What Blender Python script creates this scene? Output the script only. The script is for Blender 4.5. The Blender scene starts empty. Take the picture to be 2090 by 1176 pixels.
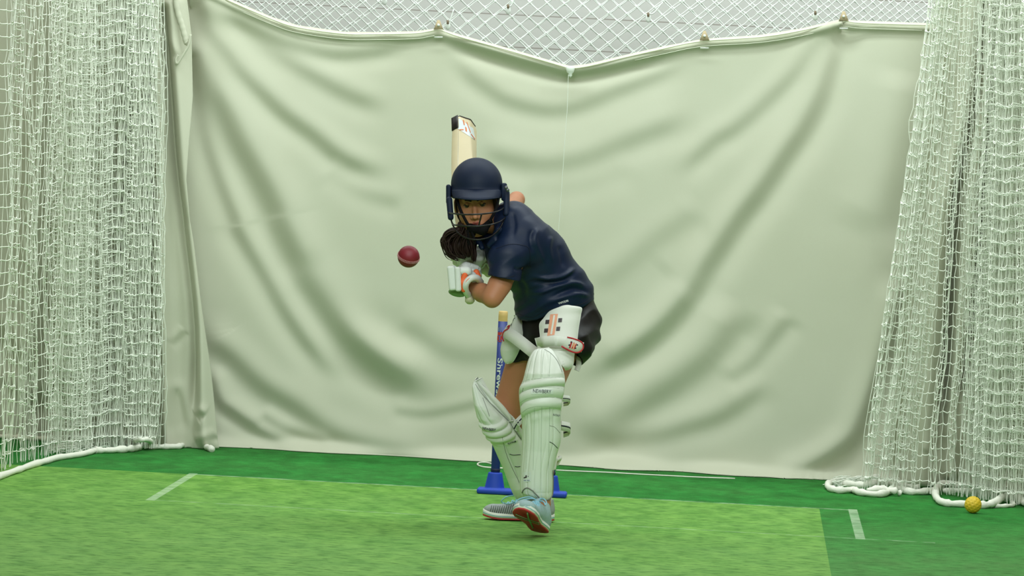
WORLD_S=.22; LK=.60
import bpy, math, random
import numpy as np
from mathutils import Vector, Matrix
from mathutils.bvhtree import BVHTree
rng = np.random.default_rng(7); random.seed(7)
SC = bpy.context.scene; COL = SC.collection
SC.view_settings.view_transform = 'Standard'; SC.view_settings.look = 'None'
SC.view_settings.gamma = 1.0; SC.view_settings.use_curve_mapping = False
SC.view_settings.exposure = 0.0
# ------------------------------------------------------------ camera
IW, IH, FPX = 2090.0, 1176.0, 9000.0
CAM = np.array([0.844, -17.54, 1.485])
yaw = math.atan2(472, 9000); pit = math.atan2(344, 9000); rol = 0.05
f0 = np.array([-math.sin(yaw)*math.cos(pit), math.cos(yaw)*math.cos(pit), -math.sin(pit)])
r0 = np.array([math.cos(yaw), math.sin(yaw), 0.0]); u0 = np.cross(r0, f0)
CR = math.cos(rol)*r0 + math.sin(rol)*u0; CU = math.cos(rol)*u0 - math.sin(rol)*r0; CF = f0
cam_d = bpy.data.cameras.new('camera'); cam = bpy.data.objects.new('camera', cam_d); COL.objects.link(cam)
cam_d.sensor_fit = 'HORIZONTAL'; cam_d.sensor_width = 36; cam_d.lens = 36*FPX/IW
cam_d.clip_end = 200
cam.matrix_world = Matrix(((CR[0], CU[0], -CF[0], CAM[0]), (CR[1], CU[1], -CF[1], CAM[1]), (CR[2], CU[2], -CF[2], CAM[2]), (0, 0, 0, 1)))
SC.camera = cam
def ray(px, py):
    return CF + CR*((px-IW/2)/FPX) - CU*((py-IH/2)/FPX)
def W(px, py, Y):                      # a point of the photo at the real depth Y
    d = ray(px, py); return CAM + d*((Y-CAM[1])/d[1])
def G(px, py, z=0.0):                  # a point of the photo on the floor
    d = ray(px, py); return CAM + d*((z-CAM[2])/d[2])
TOC = -CF                              # towards the bowler's end
# ------------------------------------------------------------ materials
def lin(c):
    c = np.array(c, float)/255.0
    return tuple(np.where(c <= .04045, c/12.92, ((c+.055)/1.055)**2.4)) + (1.0,)
def mat(name, rgb, rough=.7, sheen=0, spec=.5, metal=0, noise=None, bump=None, sub=0, coat=0, trans=0):
    m = bpy.data.materials.new(name); m.use_nodes = True; nt = m.node_tree; b = nt.nodes['Principled BSDF']
    c = lin(rgb); b.inputs['Base Color'].default_value = c; b.inputs['Roughness'].default_value = rough
    b.inputs['Specular IOR Level'].default_value = spec; b.inputs['Metallic'].default_value = metal
    b.inputs['Sheen Weight'].default_value = sheen; b.inputs['Coat Weight'].default_value = coat
    if sub:
        b.inputs['Subsurface Weight'].default_value = sub; b.inputs['Subsurface Radius'].default_value = (.012, .005, .003); b.inputs['Subsurface Scale'].default_value = 1
    tc = nt.nodes.new('ShaderNodeTexCoord')
    if noise:                            # (scale, amount)
        n = nt.nodes.new('ShaderNodeTexNoise'); n.inputs['Scale'].default_value = noise[0]; n.inputs['Detail'].default_value = 4
        nt.links.new(tc.outputs['Object'], n.inputs['Vector'])
        mx = nt.nodes.new('ShaderNodeMix'); mx.data_type = 'RGBA'
        a = noise[1]
        mx.inputs[6].default_value = tuple(v*(1-a) for v in c[:3])+(1,); mx.inputs[7].default_value = tuple(min(1, v*(1+a)) for v in c[:3])+(1,)
        nt.links.new(n.outputs['Fac'], mx.inputs[0]); nt.links.new(mx.outputs[2], b.inputs['Base Color'])
    if bump:                             # (scale, strength, distance)
        n = nt.nodes.new('ShaderNodeTexNoise'); n.inputs['Scale'].default_value = bump[0]; n.inputs['Detail'].default_value = 3
        nt.links.new(tc.outputs['Object'], n.inputs['Vector'])
        bp = nt.nodes.new('ShaderNodeBump'); bp.inputs['Strength'].default_value = bump[1]; bp.inputs['Distance'].default_value = bump[2]
        nt.links.new(n.outputs['Fac'], bp.inputs['Height']); nt.links.new(bp.outputs['Normal'], b.inputs['Normal'])
    return m
# ------------------------------------------------------------ objects
def link(name, me, m=None, parent=None, smooth=True):
    o = bpy.data.objects.new(name, me); COL.objects.link(o)
    if m is not None:
        for x in (m if isinstance(m, (list, tuple)) else [m]): me.materials.append(x)
    if smooth and len(me.polygons): me.polygons.foreach_set('use_smooth', np.ones(len(me.polygons), bool))
    if parent is not None:
        o.parent = parent; o.matrix_parent_inverse = parent.matrix_world.inverted()
    return o
def mesh_np(V, F):
    me = bpy.data.meshes.new('m'); V = np.asarray(V, np.float32); F = np.asarray(F, np.int32)
    n, k = F.shape
    me.vertices.add(len(V)); me.vertices.foreach_set('co', V.ravel())
    me.loops.add(n*k); me.loops.foreach_set('vertex_index', F.ravel())
    me.polygons.add(n); me.polygons.foreach_set('loop_start', np.arange(n, dtype=np.int32)*k)
    me.update(calc_edges=True); me.validate(); return me
def thing(name, loc, label, cat, group=None):
    o = bpy.data.objects.new(name, None); COL.objects.link(o); o.location = loc; o.empty_display_size = .1
    o.matrix_world = Matrix.Translation(Vector(loc))
    return tag(o, label, cat, group)
def tag(o, label, cat, group=None, kind=None):
    o['label'] = label; o['category'] = cat
    if group: o['group'] = group
    if kind: o['kind'] = kind
    return o
def struct(name, me, m, smooth=False):
    o = link(name, me, m, smooth=smooth); o['kind'] = 'structure'; return o
def origin_to(o, p):                    # move a root mesh's origin to p
    p = Vector(p); o.data.transform(Matrix.Translation(-p)); o.location = p
    o.matrix_world = Matrix.Translation(p); return o
def smoother(x): x = np.clip(x, 0, 1); return x*x*(3-2*x)
def vnoise(P, sc, seed=0):              # smooth value noise, -1..1
    P = np.asarray(P, float)*sc; i = np.floor(P).astype(np.int64); f = P-i; f = f*f*(3-2*f); out = 0
    def h(a, b, c):
        n = (a*374761393 + b*668265263 + c*2147483647 + seed*1274126177) & 0x7fffffff
        n = ((n ^ (n >> 13))*1274126177) & 0x7fffffff
        return ((n ^ (n >> 16)) & 0xffff)/32767.5-1
    for a in (0, 1):
        for b in (0, 1):
            for c in (0, 1):
                w = (f[..., 0] if a else 1-f[..., 0])*(f[..., 1] if b else 1-f[..., 1])*(f[..., 2] if c else 1-f[..., 2])
                out = out + w*h(i[..., 0]+a, i[..., 1]+b, i[..., 2]+c)
    return out
def grid_mesh(Pg, close_u=False):       # (nu,nv,3) -> V,F
    nu, nv = Pg.shape[:2]; idx = np.arange(nu*nv).reshape(nu, nv)
    a = idx if close_u else idx[:-1]; b = np.roll(idx, -1, 0) if close_u else idx[1:]
    F = np.stack([a[:, :-1], b[:, :-1], b[:, 1:], a[:, 1:]], -1).reshape(-1, 4)
    return Pg.reshape(-1, 3), F
def tubes(PL, r, sides=5, cap=True):    # PL (n,k,3), r scalar | (n,k)
    PL = np.asarray(PL, float)
    if PL.ndim == 2: PL = PL[None]
    n, k = PL.shape[:2]; r = np.broadcast_to(np.asarray(r, float), (n, k))
    T = np.gradient(PL, axis=1); T /= np.linalg.norm(T, axis=2, keepdims=True)+1e-12
    ref = np.where(np.abs(T[..., 2:3]) > .8, np.array([0., 1, 0]), np.array([0., 0, 1]))
    if k > 2:                            # one reference per tube keeps long ones from twisting
        m = T.mean(1); ax = np.argmin(np.abs(m), 1); ref = np.eye(3)[ax][:, None, :].repeat(k, 1)
        t = np.abs((T*ref).sum(2)) > .95
        ref[t] = np.eye(3)[(np.argmin(np.abs(T[t]), 1))] if t.any() else ref[t]
    A = np.cross(T, ref); A /= np.linalg.norm(A, axis=2, keepdims=True)+1e-12; B = np.cross(T, A)
    an = np.arange(sides)/sides*2*math.pi
    V = PL[:, :, None]+r[..., None, None]*(A[:, :, None]*np.cos(an)[None, None, :, None]+B[:, :, None]*np.sin(an)[None, None, :, None])
    idx = np.arange(n*k*sides).reshape(n, k, sides); nx = np.roll(idx, -1, 2)
    F = np.stack([idx[:, :-1], nx[:, :-1], nx[:, 1:], idx[:, 1:]], -1).reshape(-1, 4)
    V = V.reshape(-1, 3)
    if cap and sides >= 4 and sides % 2 == 0:
        ex = []
        for e in (0, k-1):
            for s in range(sides//2-1):
                q = np.stack([idx[:, e, 0], idx[:, e, 2*s+1], idx[:, e, 2*s+2], idx[:, e, (2*s+3) % sides]], -1)
                ex.append(q if e else q[:, ::-1])
        F = np.concatenate([F]+ex)
    return V, F
def join(*vf):
    Vs, Fs, o = [], [], 0
    for V, F in vf: Vs.append(np.asarray(V, float)); Fs.append(np.asarray(F)+o); o += len(V)
    return np.concatenate(Vs), np.concatenate(Fs)
def spline(pts, n=8):                   # Catmull-Rom through points (any dimension)
    P = np.asarray(pts, float); Q = np.concatenate([[2*P[0]-P[1]], P, [2*P[-1]-P[-2]]]); out = []
    for i in range(len(P)-1):
        p0, p1, p2, p3 = Q[i:i+4]
        for t in np.arange(n)/n:
            out.append(.5*((2*p1)+(-p0+p2)*t+(2*p0-5*p1+4*p2-p3)*t*t+(-p0+3*p1-3*p2+p3)*t**3))
    out.append(P[-1]); return np.array(out)
def box(c, ax, h, bev=0):               # oriented box, optional bevel through bmesh
    c = np.array(c, float); ax = np.array(ax, float); s = np.array([(x, y, z) for x in (-1, 1) for y in (-1, 1) for z in (-1, 1)], float)
    V = c+(s*np.array(h))@ax
    F = np.array([(0, 1, 3, 2), (4, 6, 7, 5), (0, 4, 5, 1), (2, 3, 7, 6), (0, 2, 6, 4), (1, 5, 7, 3)])
    return V, F
def lathe(prof, c, axis=(0, 0, 1), seg=24):
    axis = np.array(axis, float); axis /= np.linalg.norm(axis); a = np.cross(axis, [0.31, .9, .2]); a /= np.linalg.norm(a); b = np.cross(axis, a)
    t = np.arange(seg)/seg*2*math.pi; ring = np.cos(t)[:, None]*a+np.sin(t)[:, None]*b
    P = np.array(c)+np.array([[r*ring[i]+h*axis for (r, h) in prof] for i in range(seg)])
    return grid_mesh(P, close_u=True)
# ------------------------------------------------------------ signed distance modelling
def nrm(v): v = np.array(v, float); return v/np.linalg.norm(v)
def rc(a, b, ra, rb):
    a = np.array(a, float); b = np.array(b, float); ab = b-a; L = ab@ab+1e-12
    def f(P):
        q = P-a; t = np.clip(q@ab/L, 0, 1); return np.linalg.norm(q-t[:, None]*ab, axis=1)-(ra+(rb-ra)*t)
    return f
def el(c, ax, r):
    c = np.array(c, float); ax = np.array(ax, float); r = np.array(r, float)
    def f(P):
        q = (P-c)@ax.T; k0 = np.linalg.norm(q/r, axis=1); k1 = np.linalg.norm(q/r**2, axis=1)+1e-9; return k0*(k0-1)/k1
    return f
def rb(c, ax, h, r):
    c = np.array(c, float); ax = np.array(ax, float); h = np.array(h, float)
    def f(P):
        q = np.abs((P-c)@ax.T)-(h-r); return np.linalg.norm(np.maximum(q, 0), axis=1)+np.minimum(q.max(1), 0)-r
    return f
def plane(p, n):                         # solid on the side away from n
    p = np.array(p, float); n = nrm(n); return lambda P: (P-p)@n
def sm(a, b, k):
    if k <= 0: return np.minimum(a, b)
    h = np.maximum(k-np.abs(a-b), 0)/k; return np.minimum(a, b)-h*h*k*.25
def ev(ops, P):
    d = np.full(len(P), 9.0)
    for t, f, k in ops:
        v = f(P)
        d = sm(d, v, k) if t == 'u' else (-sm(-d, v, k) if t == 's' else -sm(-d, -v, k))
    return d
def sdf(ops, lo, hi, h, disp=None, proj=2):
    lo = np.array(lo, float); n = np.ceil((np.array(hi)-lo)/h).astype(int)+1
    B = 12; nb = -(-n//B); N = nb*B; D = np.full(N, 1.0, np.float32); R = B*h*.5*1.7321
    bi = np.stack(np.meshgrid(*[np.arange(x) for x in nb], indexing='ij'), -1).reshape(-1, 3)
    cen = lo+(bi*B+(B-1)/2)*h; vals = np.stack([f(cen) for _, f, _ in ops], 1); dc = ev(ops, cen)
    g = np.stack(np.meshgrid(*[np.arange(B)]*3, indexing='ij'), -1).reshape(-1, 3)*h
    um = np.array([t == 'u' for t, _, _ in ops]); umin = np.where(um, vals, 9).min(1); ks = np.array([k for _, _, k in ops])
    for q in range(len(bi)):
        s = tuple(slice(b*B, b*B+B) for b in bi[q])
        if dc[q] > R*1.6+.02: continue
        if dc[q] < -(R*1.6+.02): D[s] = -1; continue
        sub = [ops[j] for j in range(len(ops)) if (um[j] and vals[q, j] < umin[q]+2.4*R+ks[j]) or (not um[j] and (ops[j][0] == 'i' or vals[q, j] < 1.3*R+ks[j]))]
        D[s] = ev(sub, lo+bi[q]*B*h+g).reshape(B, B, B)
    S = D < 0
    c8 = [S[a:N[0]-1+a, b:N[1]-1+b, c:N[2]-1+c] for a in (0, 1) for b in (0, 1) for c in (0, 1)]
    cnt = sum(x.astype(np.int8) for x in c8); act = (cnt > 0) & (cnt < 8); I = np.argwhere(act)
    vid = np.full(act.shape, -1, np.int32); vid[act] = np.arange(len(I))
    off = np.array([(a, b, c) for a in (0, 1) for b in (0, 1) for c in (0, 1)])
    cv = np.stack([D[I[:, 0]+o[0], I[:, 1]+o[1], I[:, 2]+o[2]] for o in off], 1)
    acc = np.zeros((len(I), 3)); w = np.zeros(len(I))
    for i in range(8):
        for j in range(i+1, 8):
            if np.abs(off[i]-off[j]).sum() != 1: continue
            x, y = cv[:, i], cv[:, j]; m = (x < 0) != (y < 0); t = np.where(m, x/np.where(m, x-y, 1), 0)
            acc[m] += (off[i]+(off[j]-off[i])*t[:, None])[m]; w[m] += 1
    V = lo+(I+acc/w[:, None])*h; Fs = []
    for ax in range(3):
        u, v = [(1, 2), (2, 0), (0, 1)][ax]; a = [slice(None)]*3; b = [slice(None)]*3; a[ax] = slice(0, -1); b[ax] = slice(1, None)
        s0, s1 = S[tuple(a)], S[tuple(b)]; E = np.argwhere(s0 != s1); sg = s0[tuple(E.T)]
        ok = (E[:, u] > 0) & (E[:, v] > 0) & (E[:, u] < N[u]-1) & (E[:, v] < N[v]-1); E, sg = E[ok], sg[ok]
        q = []
        for du, dv in ((1, 1), (0, 1), (0, 0), (1, 0)):
            e = E.copy(); e[:, u] -= du; e[:, v] -= dv; q.append(vid[e[:, 0], e[:, 1], e[:, 2]])
        q = np.stack(q, 1); q[~sg] = q[~sg][:, ::-1]; Fs.append(q)
    F = np.concatenate(Fs); F = F[(F >= 0).all(1)]
    def grad(V):
        e = h*.3; return np.stack([ev(ops, V+np.eye(3)[i]*e)-ev(ops, V-np.eye(3)[i]*e) for i in range(3)], 1)/(2*e)
    for _ in range(proj):
        gr = grad(V); d = ev(ops, V); V = V-np.clip(d, -h, h)[:, None]*gr/np.maximum((gr**2).sum(1), .25)[:, None]
    if disp is not None:
        gr = grad(V); gr /= np.linalg.norm(gr, axis=1, keepdims=True)+1e-9; V = V+disp(V)[:, None]*gr
    return V, F
def rows_loft(rows, Y, bulge, thick, fdir, nu=41, nv=60, prof=None, back=None, wrap=1.25, smooth_rows=True):
    """shell whose outline follows left/right point pairs; bulges along fdir; prof(u,v)->relief in metres"""
    R = np.array(rows, float)
    if smooth_rows: Rs = spline(R, 10)
    else: Rs = np.array([R[0]+(R[-1]-R[0])*t for t in np.linspace(0, 1, 30)])
    s = np.linspace(0, len(Rs)-1, nv); i = np.minimum(s.astype(int), len(Rs)-2); f = (s-i)[:, None]; Rv = Rs[i]*(1-f)+Rs[i+1]*f
    Ys = np.interp(np.linspace(0, 1, nv), np.linspace(0, 1, len(np.atleast_1d(Y))), np.atleast_1d(Y)) if np.ndim(Y) else np.full(nv, Y)
    u = np.linspace(-1, 1, nu); fdir = nrm(fdir); Pf = np.zeros((nv, nu, 3))
    for j in range(nv):
        L = W(Rv[j, 0], Rv[j, 1], Ys[j]); Rr = W(Rv[j, 2], Rv[j, 3], Ys[j])
        m = (L+Rr)/2; hw = (Rr-L)/2; a = u*wrap
        x = np.sin(a)/math.sin(wrap); d = (np.cos(a)-math.cos(wrap))/(1-math.cos(wrap))
        b = bulge(j/(nv-1)) if callable(bulge) else bulge
        Pf[j] = m+x[:, None]*hw+(d*b)[:, None]*fdir
    n = np.cross(np.gradient(Pf, axis=1), np.gradient(Pf, axis=0)); n /= np.linalg.norm(n, axis=2, keepdims=True)+1e-12
    if (n.reshape(-1, 3)@fdir).mean() < 0: n = -n
    Pb = Pf-n*thick if back is None else Pf+np.array(back)
    if prof is not None:
        vv, uu = np.meshgrid(np.linspace(0, 1, nv), u, indexing='ij'); Pf = Pf+n*prof(uu, vv)[..., None]
    # rounded rim: ring of front, mid-rim, back
    mid = (Pf+Pb)/2
    ctr = mid.mean((0, 1)); V1, F1 = grid_mesh(Pf); V2, F2 = grid_mesh(Pb); N1 = len(V1)
    F2 = F2[:, ::-1]+N1
    idx = np.arange(nv*nu).reshape(nv, nu)
    per = np.concatenate([idx[0, :-1], idx[:-1, -1], idx[-1, ::-1][:-1], idx[::-1, 0][:-1]])
    out = nrm_rows(mid.reshape(-1, 3)[per]-mid.mean(1).repeat(1, 0)[np.minimum(per//nu, nv-1)])
    Vm = mid.reshape(-1, 3)[per]+out*thick*.28; M0 = 2*N1; k = len(per); a = np.arange(k); b = (a+1) % k
    Fr = np.concatenate([np.stack([per[b], per[a], M0+a, M0+b], 1), np.stack([M0+b, M0+a, per[a]+N1, per[b]+N1], 1)])
    V = np.concatenate([V1, V2, Vm]); F = np.concatenate([F1, F2, Fr])
    nn = np.cross(V1[F1[len(F1)//2][1]]-V1[F1[len(F1)//2][0]], V1[F1[len(F1)//2][2]]-V1[F1[len(F1)//2][0]])
    if nn@fdir < 0: F = F[:, ::-1]
    return V, F
def nrm_rows(a): return a/(np.linalg.norm(a, axis=1, keepdims=True)+1e-9)
# ------------------------------------------------------------ marks and lettering laid on a surface
_bvh = {}
def bvh(o):
    if o.name not in _bvh:
        me = o.data; mw = o.matrix_world
        vs = [mw @ v.co for v in me.vertices]; _bvh[o.name] = BVHTree.FromPolygons(vs, [tuple(p.vertices) for p in me.polygons])
    return _bvh[o.name]
def drape(o, px, py, lift=.0012):        # the point of o's surface that the photo shows there
    d = Vector(ray(px, py)).normalized(); h = bvh(o).ray_cast(Vector(CAM), d)
    if h[0] is None:
        q = bvh(o).find_nearest(Vector(W(px, py, -1.7))); return np.array(q[0])+np.array(q[1])*lift
    n = h[1]
    if n.dot(d) > 0: n = -n
    return np.array(h[0])+np.array(n)*lift
def decal_quad(name, o, quad, m, parent, lift=.0012, nu=8, nv=8, label=None):
    q = np.array(quad, float); P = np.zeros((nu, nv, 3))
    for i in range(nu):
        for j in range(nv):
            s, t = i/(nu-1), j/(nv-1); p = (q[0]*(1-s)+q[1]*s)*(1-t)+(q[3]*(1-s)+q[2]*s)*t; P[i, j] = drape(o, p[0], p[1], lift)
    V, F = grid_mesh(P); ob = link(name, mesh_np(V, F), m, parent)
    if label: ob['label'] = label
    return ob
def text_mesh(s, bold=False):
    c = bpy.data.curves.new('t', 'FONT'); c.body = s; c.size = 1; c.align_x = 'CENTER'; c.align_y = 'CENTER'; c.resolution_u = 3
    if bold: c.offset = .02
    o = bpy.data.objects.new('t', c); COL.objects.link(o); dg = bpy.context.evaluated_depsgraph_get()
    me = bpy.data.meshes.new_from_object(o.evaluated_get(dg)); bpy.data.objects.remove(o); return me
def lettering(name, s, o, cx, cy, w, h, ang, m, parent, lift=.0014, bold=False, arc=0):
    me = text_mesh(s, bold); co = np.array([v.co for v in me.vertices]); mn, mx = co.min(0), co.max(0)
    for v, c in zip(me.vertices, co):
        x = ((c[0]-mn[0])/(mx[0]-mn[0])-.5); y = ((c[1]-mn[1])/(mx[1]-mn[1])-.5)*h; y += arc*(x*2)**2; x *= w
        a = math.radians(ang); px = cx+x*math.cos(a)-y*math.sin(a)*-1*-1; py = cy-x*math.sin(a)-y*math.cos(a)
        v.co = drape(o, px, py, lift)
    me.update(); return link(name, me, m, parent, smooth=False)
# ============================================================ setting
def nd(nt, t, **k):
    n = nt.nodes.new(t)
    for a, v in k.items(): setattr(n, a, v)
    return n
def math_n(nt, op, a, b=None, c=None, clamp=False):
    n = nt.nodes.new('ShaderNodeMath'); n.operation = op; n.use_clamp = clamp
    for i, x in enumerate((a, b, c)):
        if x is None: continue
        if isinstance(x, (int, float)): n.inputs[i].default_value = x
        else: nt.links.new(x, n.inputs[i])
    return n.outputs[0]
def mixc(nt, f, a, b):
    n = nt.nodes.new('ShaderNodeMix'); n.data_type = 'RGBA'
    for i, x in ((0, f), (6, a), (7, b)):
        if isinstance(x, (tuple, float, int)): n.inputs[i].default_value = x
        else: nt.links.new(x, n.inputs[i])
    return n.outputs[2]
XR = float(G(1685, 1110)[0])            # where the paler mat ends on the right
m_floor = bpy.data.materials.new('green_sports_carpet'); m_floor.use_nodes = True; nt = m_floor.node_tree; bs = nt.nodes['Principled BSDF']
bs.inputs['Roughness'].default_value = .95; bs.inputs['Specular IOR Level'].default_value = .12
tc = nd(nt, 'ShaderNodeTexCoord'); sx = nd(nt, 'ShaderNodeSeparateXYZ'); nt.links.new(tc.outputs['Object'], sx.inputs[0]); X, Yc = sx.outputs[0], sx.outputs[1]
def noise(scale, det=4, vec=None, rough=.6, st=(1, 1, 1)):
    mp = nd(nt, 'ShaderNodeMapping'); mp.inputs['Scale'].default_value = st; nt.links.new(tc.outputs['Object'], mp.inputs[0])
    n = nd(nt, 'ShaderNodeTexNoise'); n.inputs['Scale'].default_value = scale; n.inputs['Detail'].default_value = det; n.inputs['Roughness'].default_value = rough
    nt.links.new(mp.outputs[0], n.inputs['Vector']); return n.outputs['Fac']
def rng_n(x, a, b): return math_n(nt, 'DIVIDE', math_n(nt, 'SUBTRACT', x, a), b-a, clamp=True)
big = noise(1.3, 3); mid = noise(9, 4, st=(1, .55, 1)); fine = noise(60, 4, st=(.28, .55, 1)); grit = noise(260, 2)
pitch = math_n(nt, 'MULTIPLY', math_n(nt, 'LESS_THAN', Yc, .0), math_n(nt, 'LESS_THAN', X, XR))
dark = mixc(nt, rng_n(mid, .3, .7), lin((10, 94, 30)), lin((36, 134, 54)))
pale = mixc(nt, rng_n(mid, .3, .7), lin((78, 136, 44)), lin((128, 178, 80)))
base = mixc(nt, pitch, dark, pale)
base = mixc(nt, math_n(nt, 'MULTIPLY', rng_n(big, .35, .75), math_n(nt, 'ADD', math_n(nt, 'MULTIPLY', pitch, .20), .10)), base, lin((134, 178, 108)))
# the carpet colour gets paler towards the bowler
base = mixc(nt, math_n(nt, 'MULTIPLY', rng_n(math_n(nt, 'MULTIPLY', Yc, -1), 0, 3.4), .34), base, lin((146, 190, 122)))
base = mixc(nt, math_n(nt, 'MULTIPLY', rng_n(fine, .47, .66), .55), base, lin((26, 84, 30)))
base = mixc(nt, math_n(nt, 'MULTIPLY', rng_n(grit, .45, .7), .24), base, lin((130, 170, 98)))
def band(c, lo, hi): return math_n(nt, 'MULTIPLY', math_n(nt, 'GREATER_THAN', c, lo), math_n(nt, 'LESS_THAN', c, hi))
wear = rng_n(noise(14, 4), .38, .6); lines = None
xl0, xr0 = float(G(386, 974)[0]), float(G(1740, 1047)[0])
for xlo, xhi, ylo, yhi, s in ((xl0, xr0, -.012, .03, .42), (xl0, xr0+.28, -1.235, -1.205, .34), (xl0-.022, xl0+.012, -1.24, .05, .6), (xr0-.014, xr0+.022, -1.24, .05, .6)):
    b_ = math_n(nt, 'MULTIPLY', math_n(nt, 'MULTIPLY', band(X, xlo, xhi), band(Yc, ylo, yhi)), s)
    b_ = math_n(nt, 'MULTIPLY', b_, wear if s < .5 else math_n(nt, 'ADD', math_n(nt, 'MULTIPLY', wear, .45), .55))
    lines = b_ if lines is None else math_n(nt, 'MAXIMUM', lines, b_)
base = mixc(nt, lines, base, lin((190, 212, 180)))
nt.links.new(base, bs.inputs['Base Color'])
bp = nd(nt, 'ShaderNodeBump'); bp.inputs['Strength'].default_value = .5; bp.inputs['Distance'].default_value = .004
nt.links.new(math_n(nt, 'ADD', fine, grit), bp.inputs['Height']); nt.links.new(bp.outputs[0], bs.inputs['Normal'])
V, F = grid_mesh(np.array([[[x, y, 0.] for y in (-19.5, 3.6)] for x in (-4.6, 5.2)])); struct('floor', mesh_np(V, F), m_floor)

m_wall = bpy.data.materials.new('painted_cladding'); m_wall.use_nodes = True; nt = m_wall.node_tree; bs = nt.nodes['Principled BSDF']; bs.inputs['Roughness'].default_value = .75
tc = nd(nt, 'ShaderNodeTexCoord'); sx = nd(nt, 'ShaderNodeSeparateXYZ'); nt.links.new(tc.outputs['Object'], sx.inputs[0]); Zc = sx.outputs[2]
WY = 3.3; z1 = float(W(1100, 34, WY)[2]); pl = z1-float(W(1100, 100, WY)[2])
fr = math_n(nt, 'FRACT', math_n(nt, 'DIVIDE', math_n(nt, 'ADD', Zc, -z1+40*pl), pl))
gap = math_n(nt, 'LESS_THAN', fr, .035); lip = math_n(nt, 'GREATER_THAN', fr, .93)
base = mixc(nt, noise(2.5, 3, st=(.5, 1, 3)), lin((176, 174, 170)), lin((190, 189, 184)))
base = mixc(nt, math_n(nt, 'MULTIPLY', gap, .75), base, lin((122, 112, 104)))
nt.links.new(base, bs.inputs['Base Color'])
V, F = grid_mesh(np.array([[[x, WY, z] for z in (0., 3.6)] for x in (-4.6, 5.2)])); struct('wall_back', mesh_np(V, F), m_wall)

# ============================================================ canvas screens
m_canvas = bpy.data.materials.new('cream_canvas'); m_canvas.use_nodes = True; nt = m_canvas.node_tree; bs = nt.nodes['Principled BSDF']
bs.inputs['Roughness'].default_value = .9; bs.inputs['Specular IOR Level'].default_value = .15; bs.inputs['Sheen Weight'].default_value = .1
tc = nd(nt, 'ShaderNodeTexCoord')
base = mixc(nt, noise(1.6, 4), lin((194, 195, 174)), lin((201, 203, 185)))
base = mixc(nt, math_n(nt, 'MULTIPLY', rng_n(noise(420, 2), .4, .7), .10), base, lin((182, 174, 142)))
nt.links.new(base, bs.inputs['Base Color'])
m_hem = mat('canvas_hem', (232, 230, 210), .9, bump=(160, .15, .002))

def stroke(XZ, pts, w, A, kind='odd', t0=True, t1=True, Y=1.5, upv=(0, 1)):
    """a fold of the cloth: pts is the line of steepest fall, w its half width in px"""
    P = np.array([W(x, y, Y)[[0, 2]] for x, y in spline(pts, 4)]); w = w*(1.45 if kind == "odd" else 1)/492.0; A = A*(.76 if kind == "odd" else 1)
    seg = P[1:]-P[:-1]; L = np.linalg.norm(seg, axis=1); cum = np.concatenate([[0], np.cumsum(L)])
    box_lo, box_hi = P.min(0)-4*w, P.max(0)+4*w; out = np.zeros(len(XZ))
    m = ((XZ > box_lo) & (XZ < box_hi)).all(1); Q = XZ[m]
    if not len(Q): return out
    best = np.full(len(Q), 9.0); sd = np.zeros(len(Q)); ss = np.zeros(len(Q))
    for a, s, l, c in zip(P[:-1], seg, L, cum):
        q = Q-a; t = np.clip(q@s/(l*l), 0, 1); d = q-t[:, None]*s; dist = np.linalg.norm(d, axis=1); b = dist < best
        best[b] = dist[b]; sg = np.sign(s[0]*q[:, 1]-s[1]*q[:, 0]); sd[b] = (dist*sg)[b]; ss[b] = ((c+t*l)/cum[-1])[b]
    dv = P[-1]-P[0]
    if dv[0] < 0: sd = -sd
    k = sd/w; tap = np.ones(len(Q))
    if t0: tap *= smoother(ss/.14)
    if t1: tap *= smoother((1-ss)/.18)
    h = A*w*k*np.exp(-k*k/2)*1.2 if kind == 'odd' else A*w*np.exp(-k*k/2)
    out[m] = h*tap; return out
def cloth(name, top, bot, lft, rgt, Y, strokes, nu, nv, extra=None, m=m_canvas, parent=None, floor_at=0.0, thick=.003):
    top = np.array(top, float); bot = np.array(bot, float); lft = np.array(lft, float); rgt = np.array(rgt, float)
    s = np.linspace(0, 1, nu); t = np.linspace(0, 1, nv); px = np.zeros((nu, nv)); py = np.zeros((nu, nv))
    for j in range(nv):
        # rows interpolated between the traced top and bottom edges, ends on the traced sides
        ty = top[0, 1]+(bot[0, 1]-top[0, 1])*t[j]; ry = top[-1, 1]+(bot[-1, 1]-top[-1, 1])*t[j]
        xl = np.interp(ty, lft[:, 1], lft[:, 0]); xr = np.interp(ry, rgt[:, 1], rgt[:, 0]); px[:, j] = xl+(xr-xl)*s
    for i in range(nu):
        xt = top[0, 0]+(top[-1, 0]-top[0, 0])*s[i]; xb = bot[0, 0]+(bot[-1, 0]-bot[0, 0])*s[i]
        yt = np.interp(xt, top[:, 0], top[:, 1]); yb = np.interp(xb, bot[:, 0], bot[:, 1]); py[i] = yt+(yb-yt)*t
    P = np.array([[W(px[i, j], py[i, j], Y) for j in range(nv)] for i in range(nu)]); P[..., 2] = np.maximum(P[..., 2], .004)
    XZ = P.reshape(-1, 3)[:, [0, 2]]; h = np.zeros(len(XZ))
    for st in strokes: h += stroke(XZ, *st[:3], **({'Y': Y} | st[3])) if len(st) > 3 else stroke(XZ, *st, Y=Y)
    Q = P.reshape(-1, 3); h += .0035*vnoise(Q, 3.1, 3)+.0012*vnoise(Q, 9, 4)
    h = h.reshape(nu, nv)
    if extra is not None: h = h+extra(px, py, P)
    P[..., 1] -= h; V, F = grid_mesh(P)
    me = mesh_np(V, F); o = link(name, me, m, parent)
    md = o.modifiers.new('cloth_thickness', 'SOLIDIFY'); md.thickness = thick; md.offset = 0
    return o, P
D = 1.0
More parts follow.
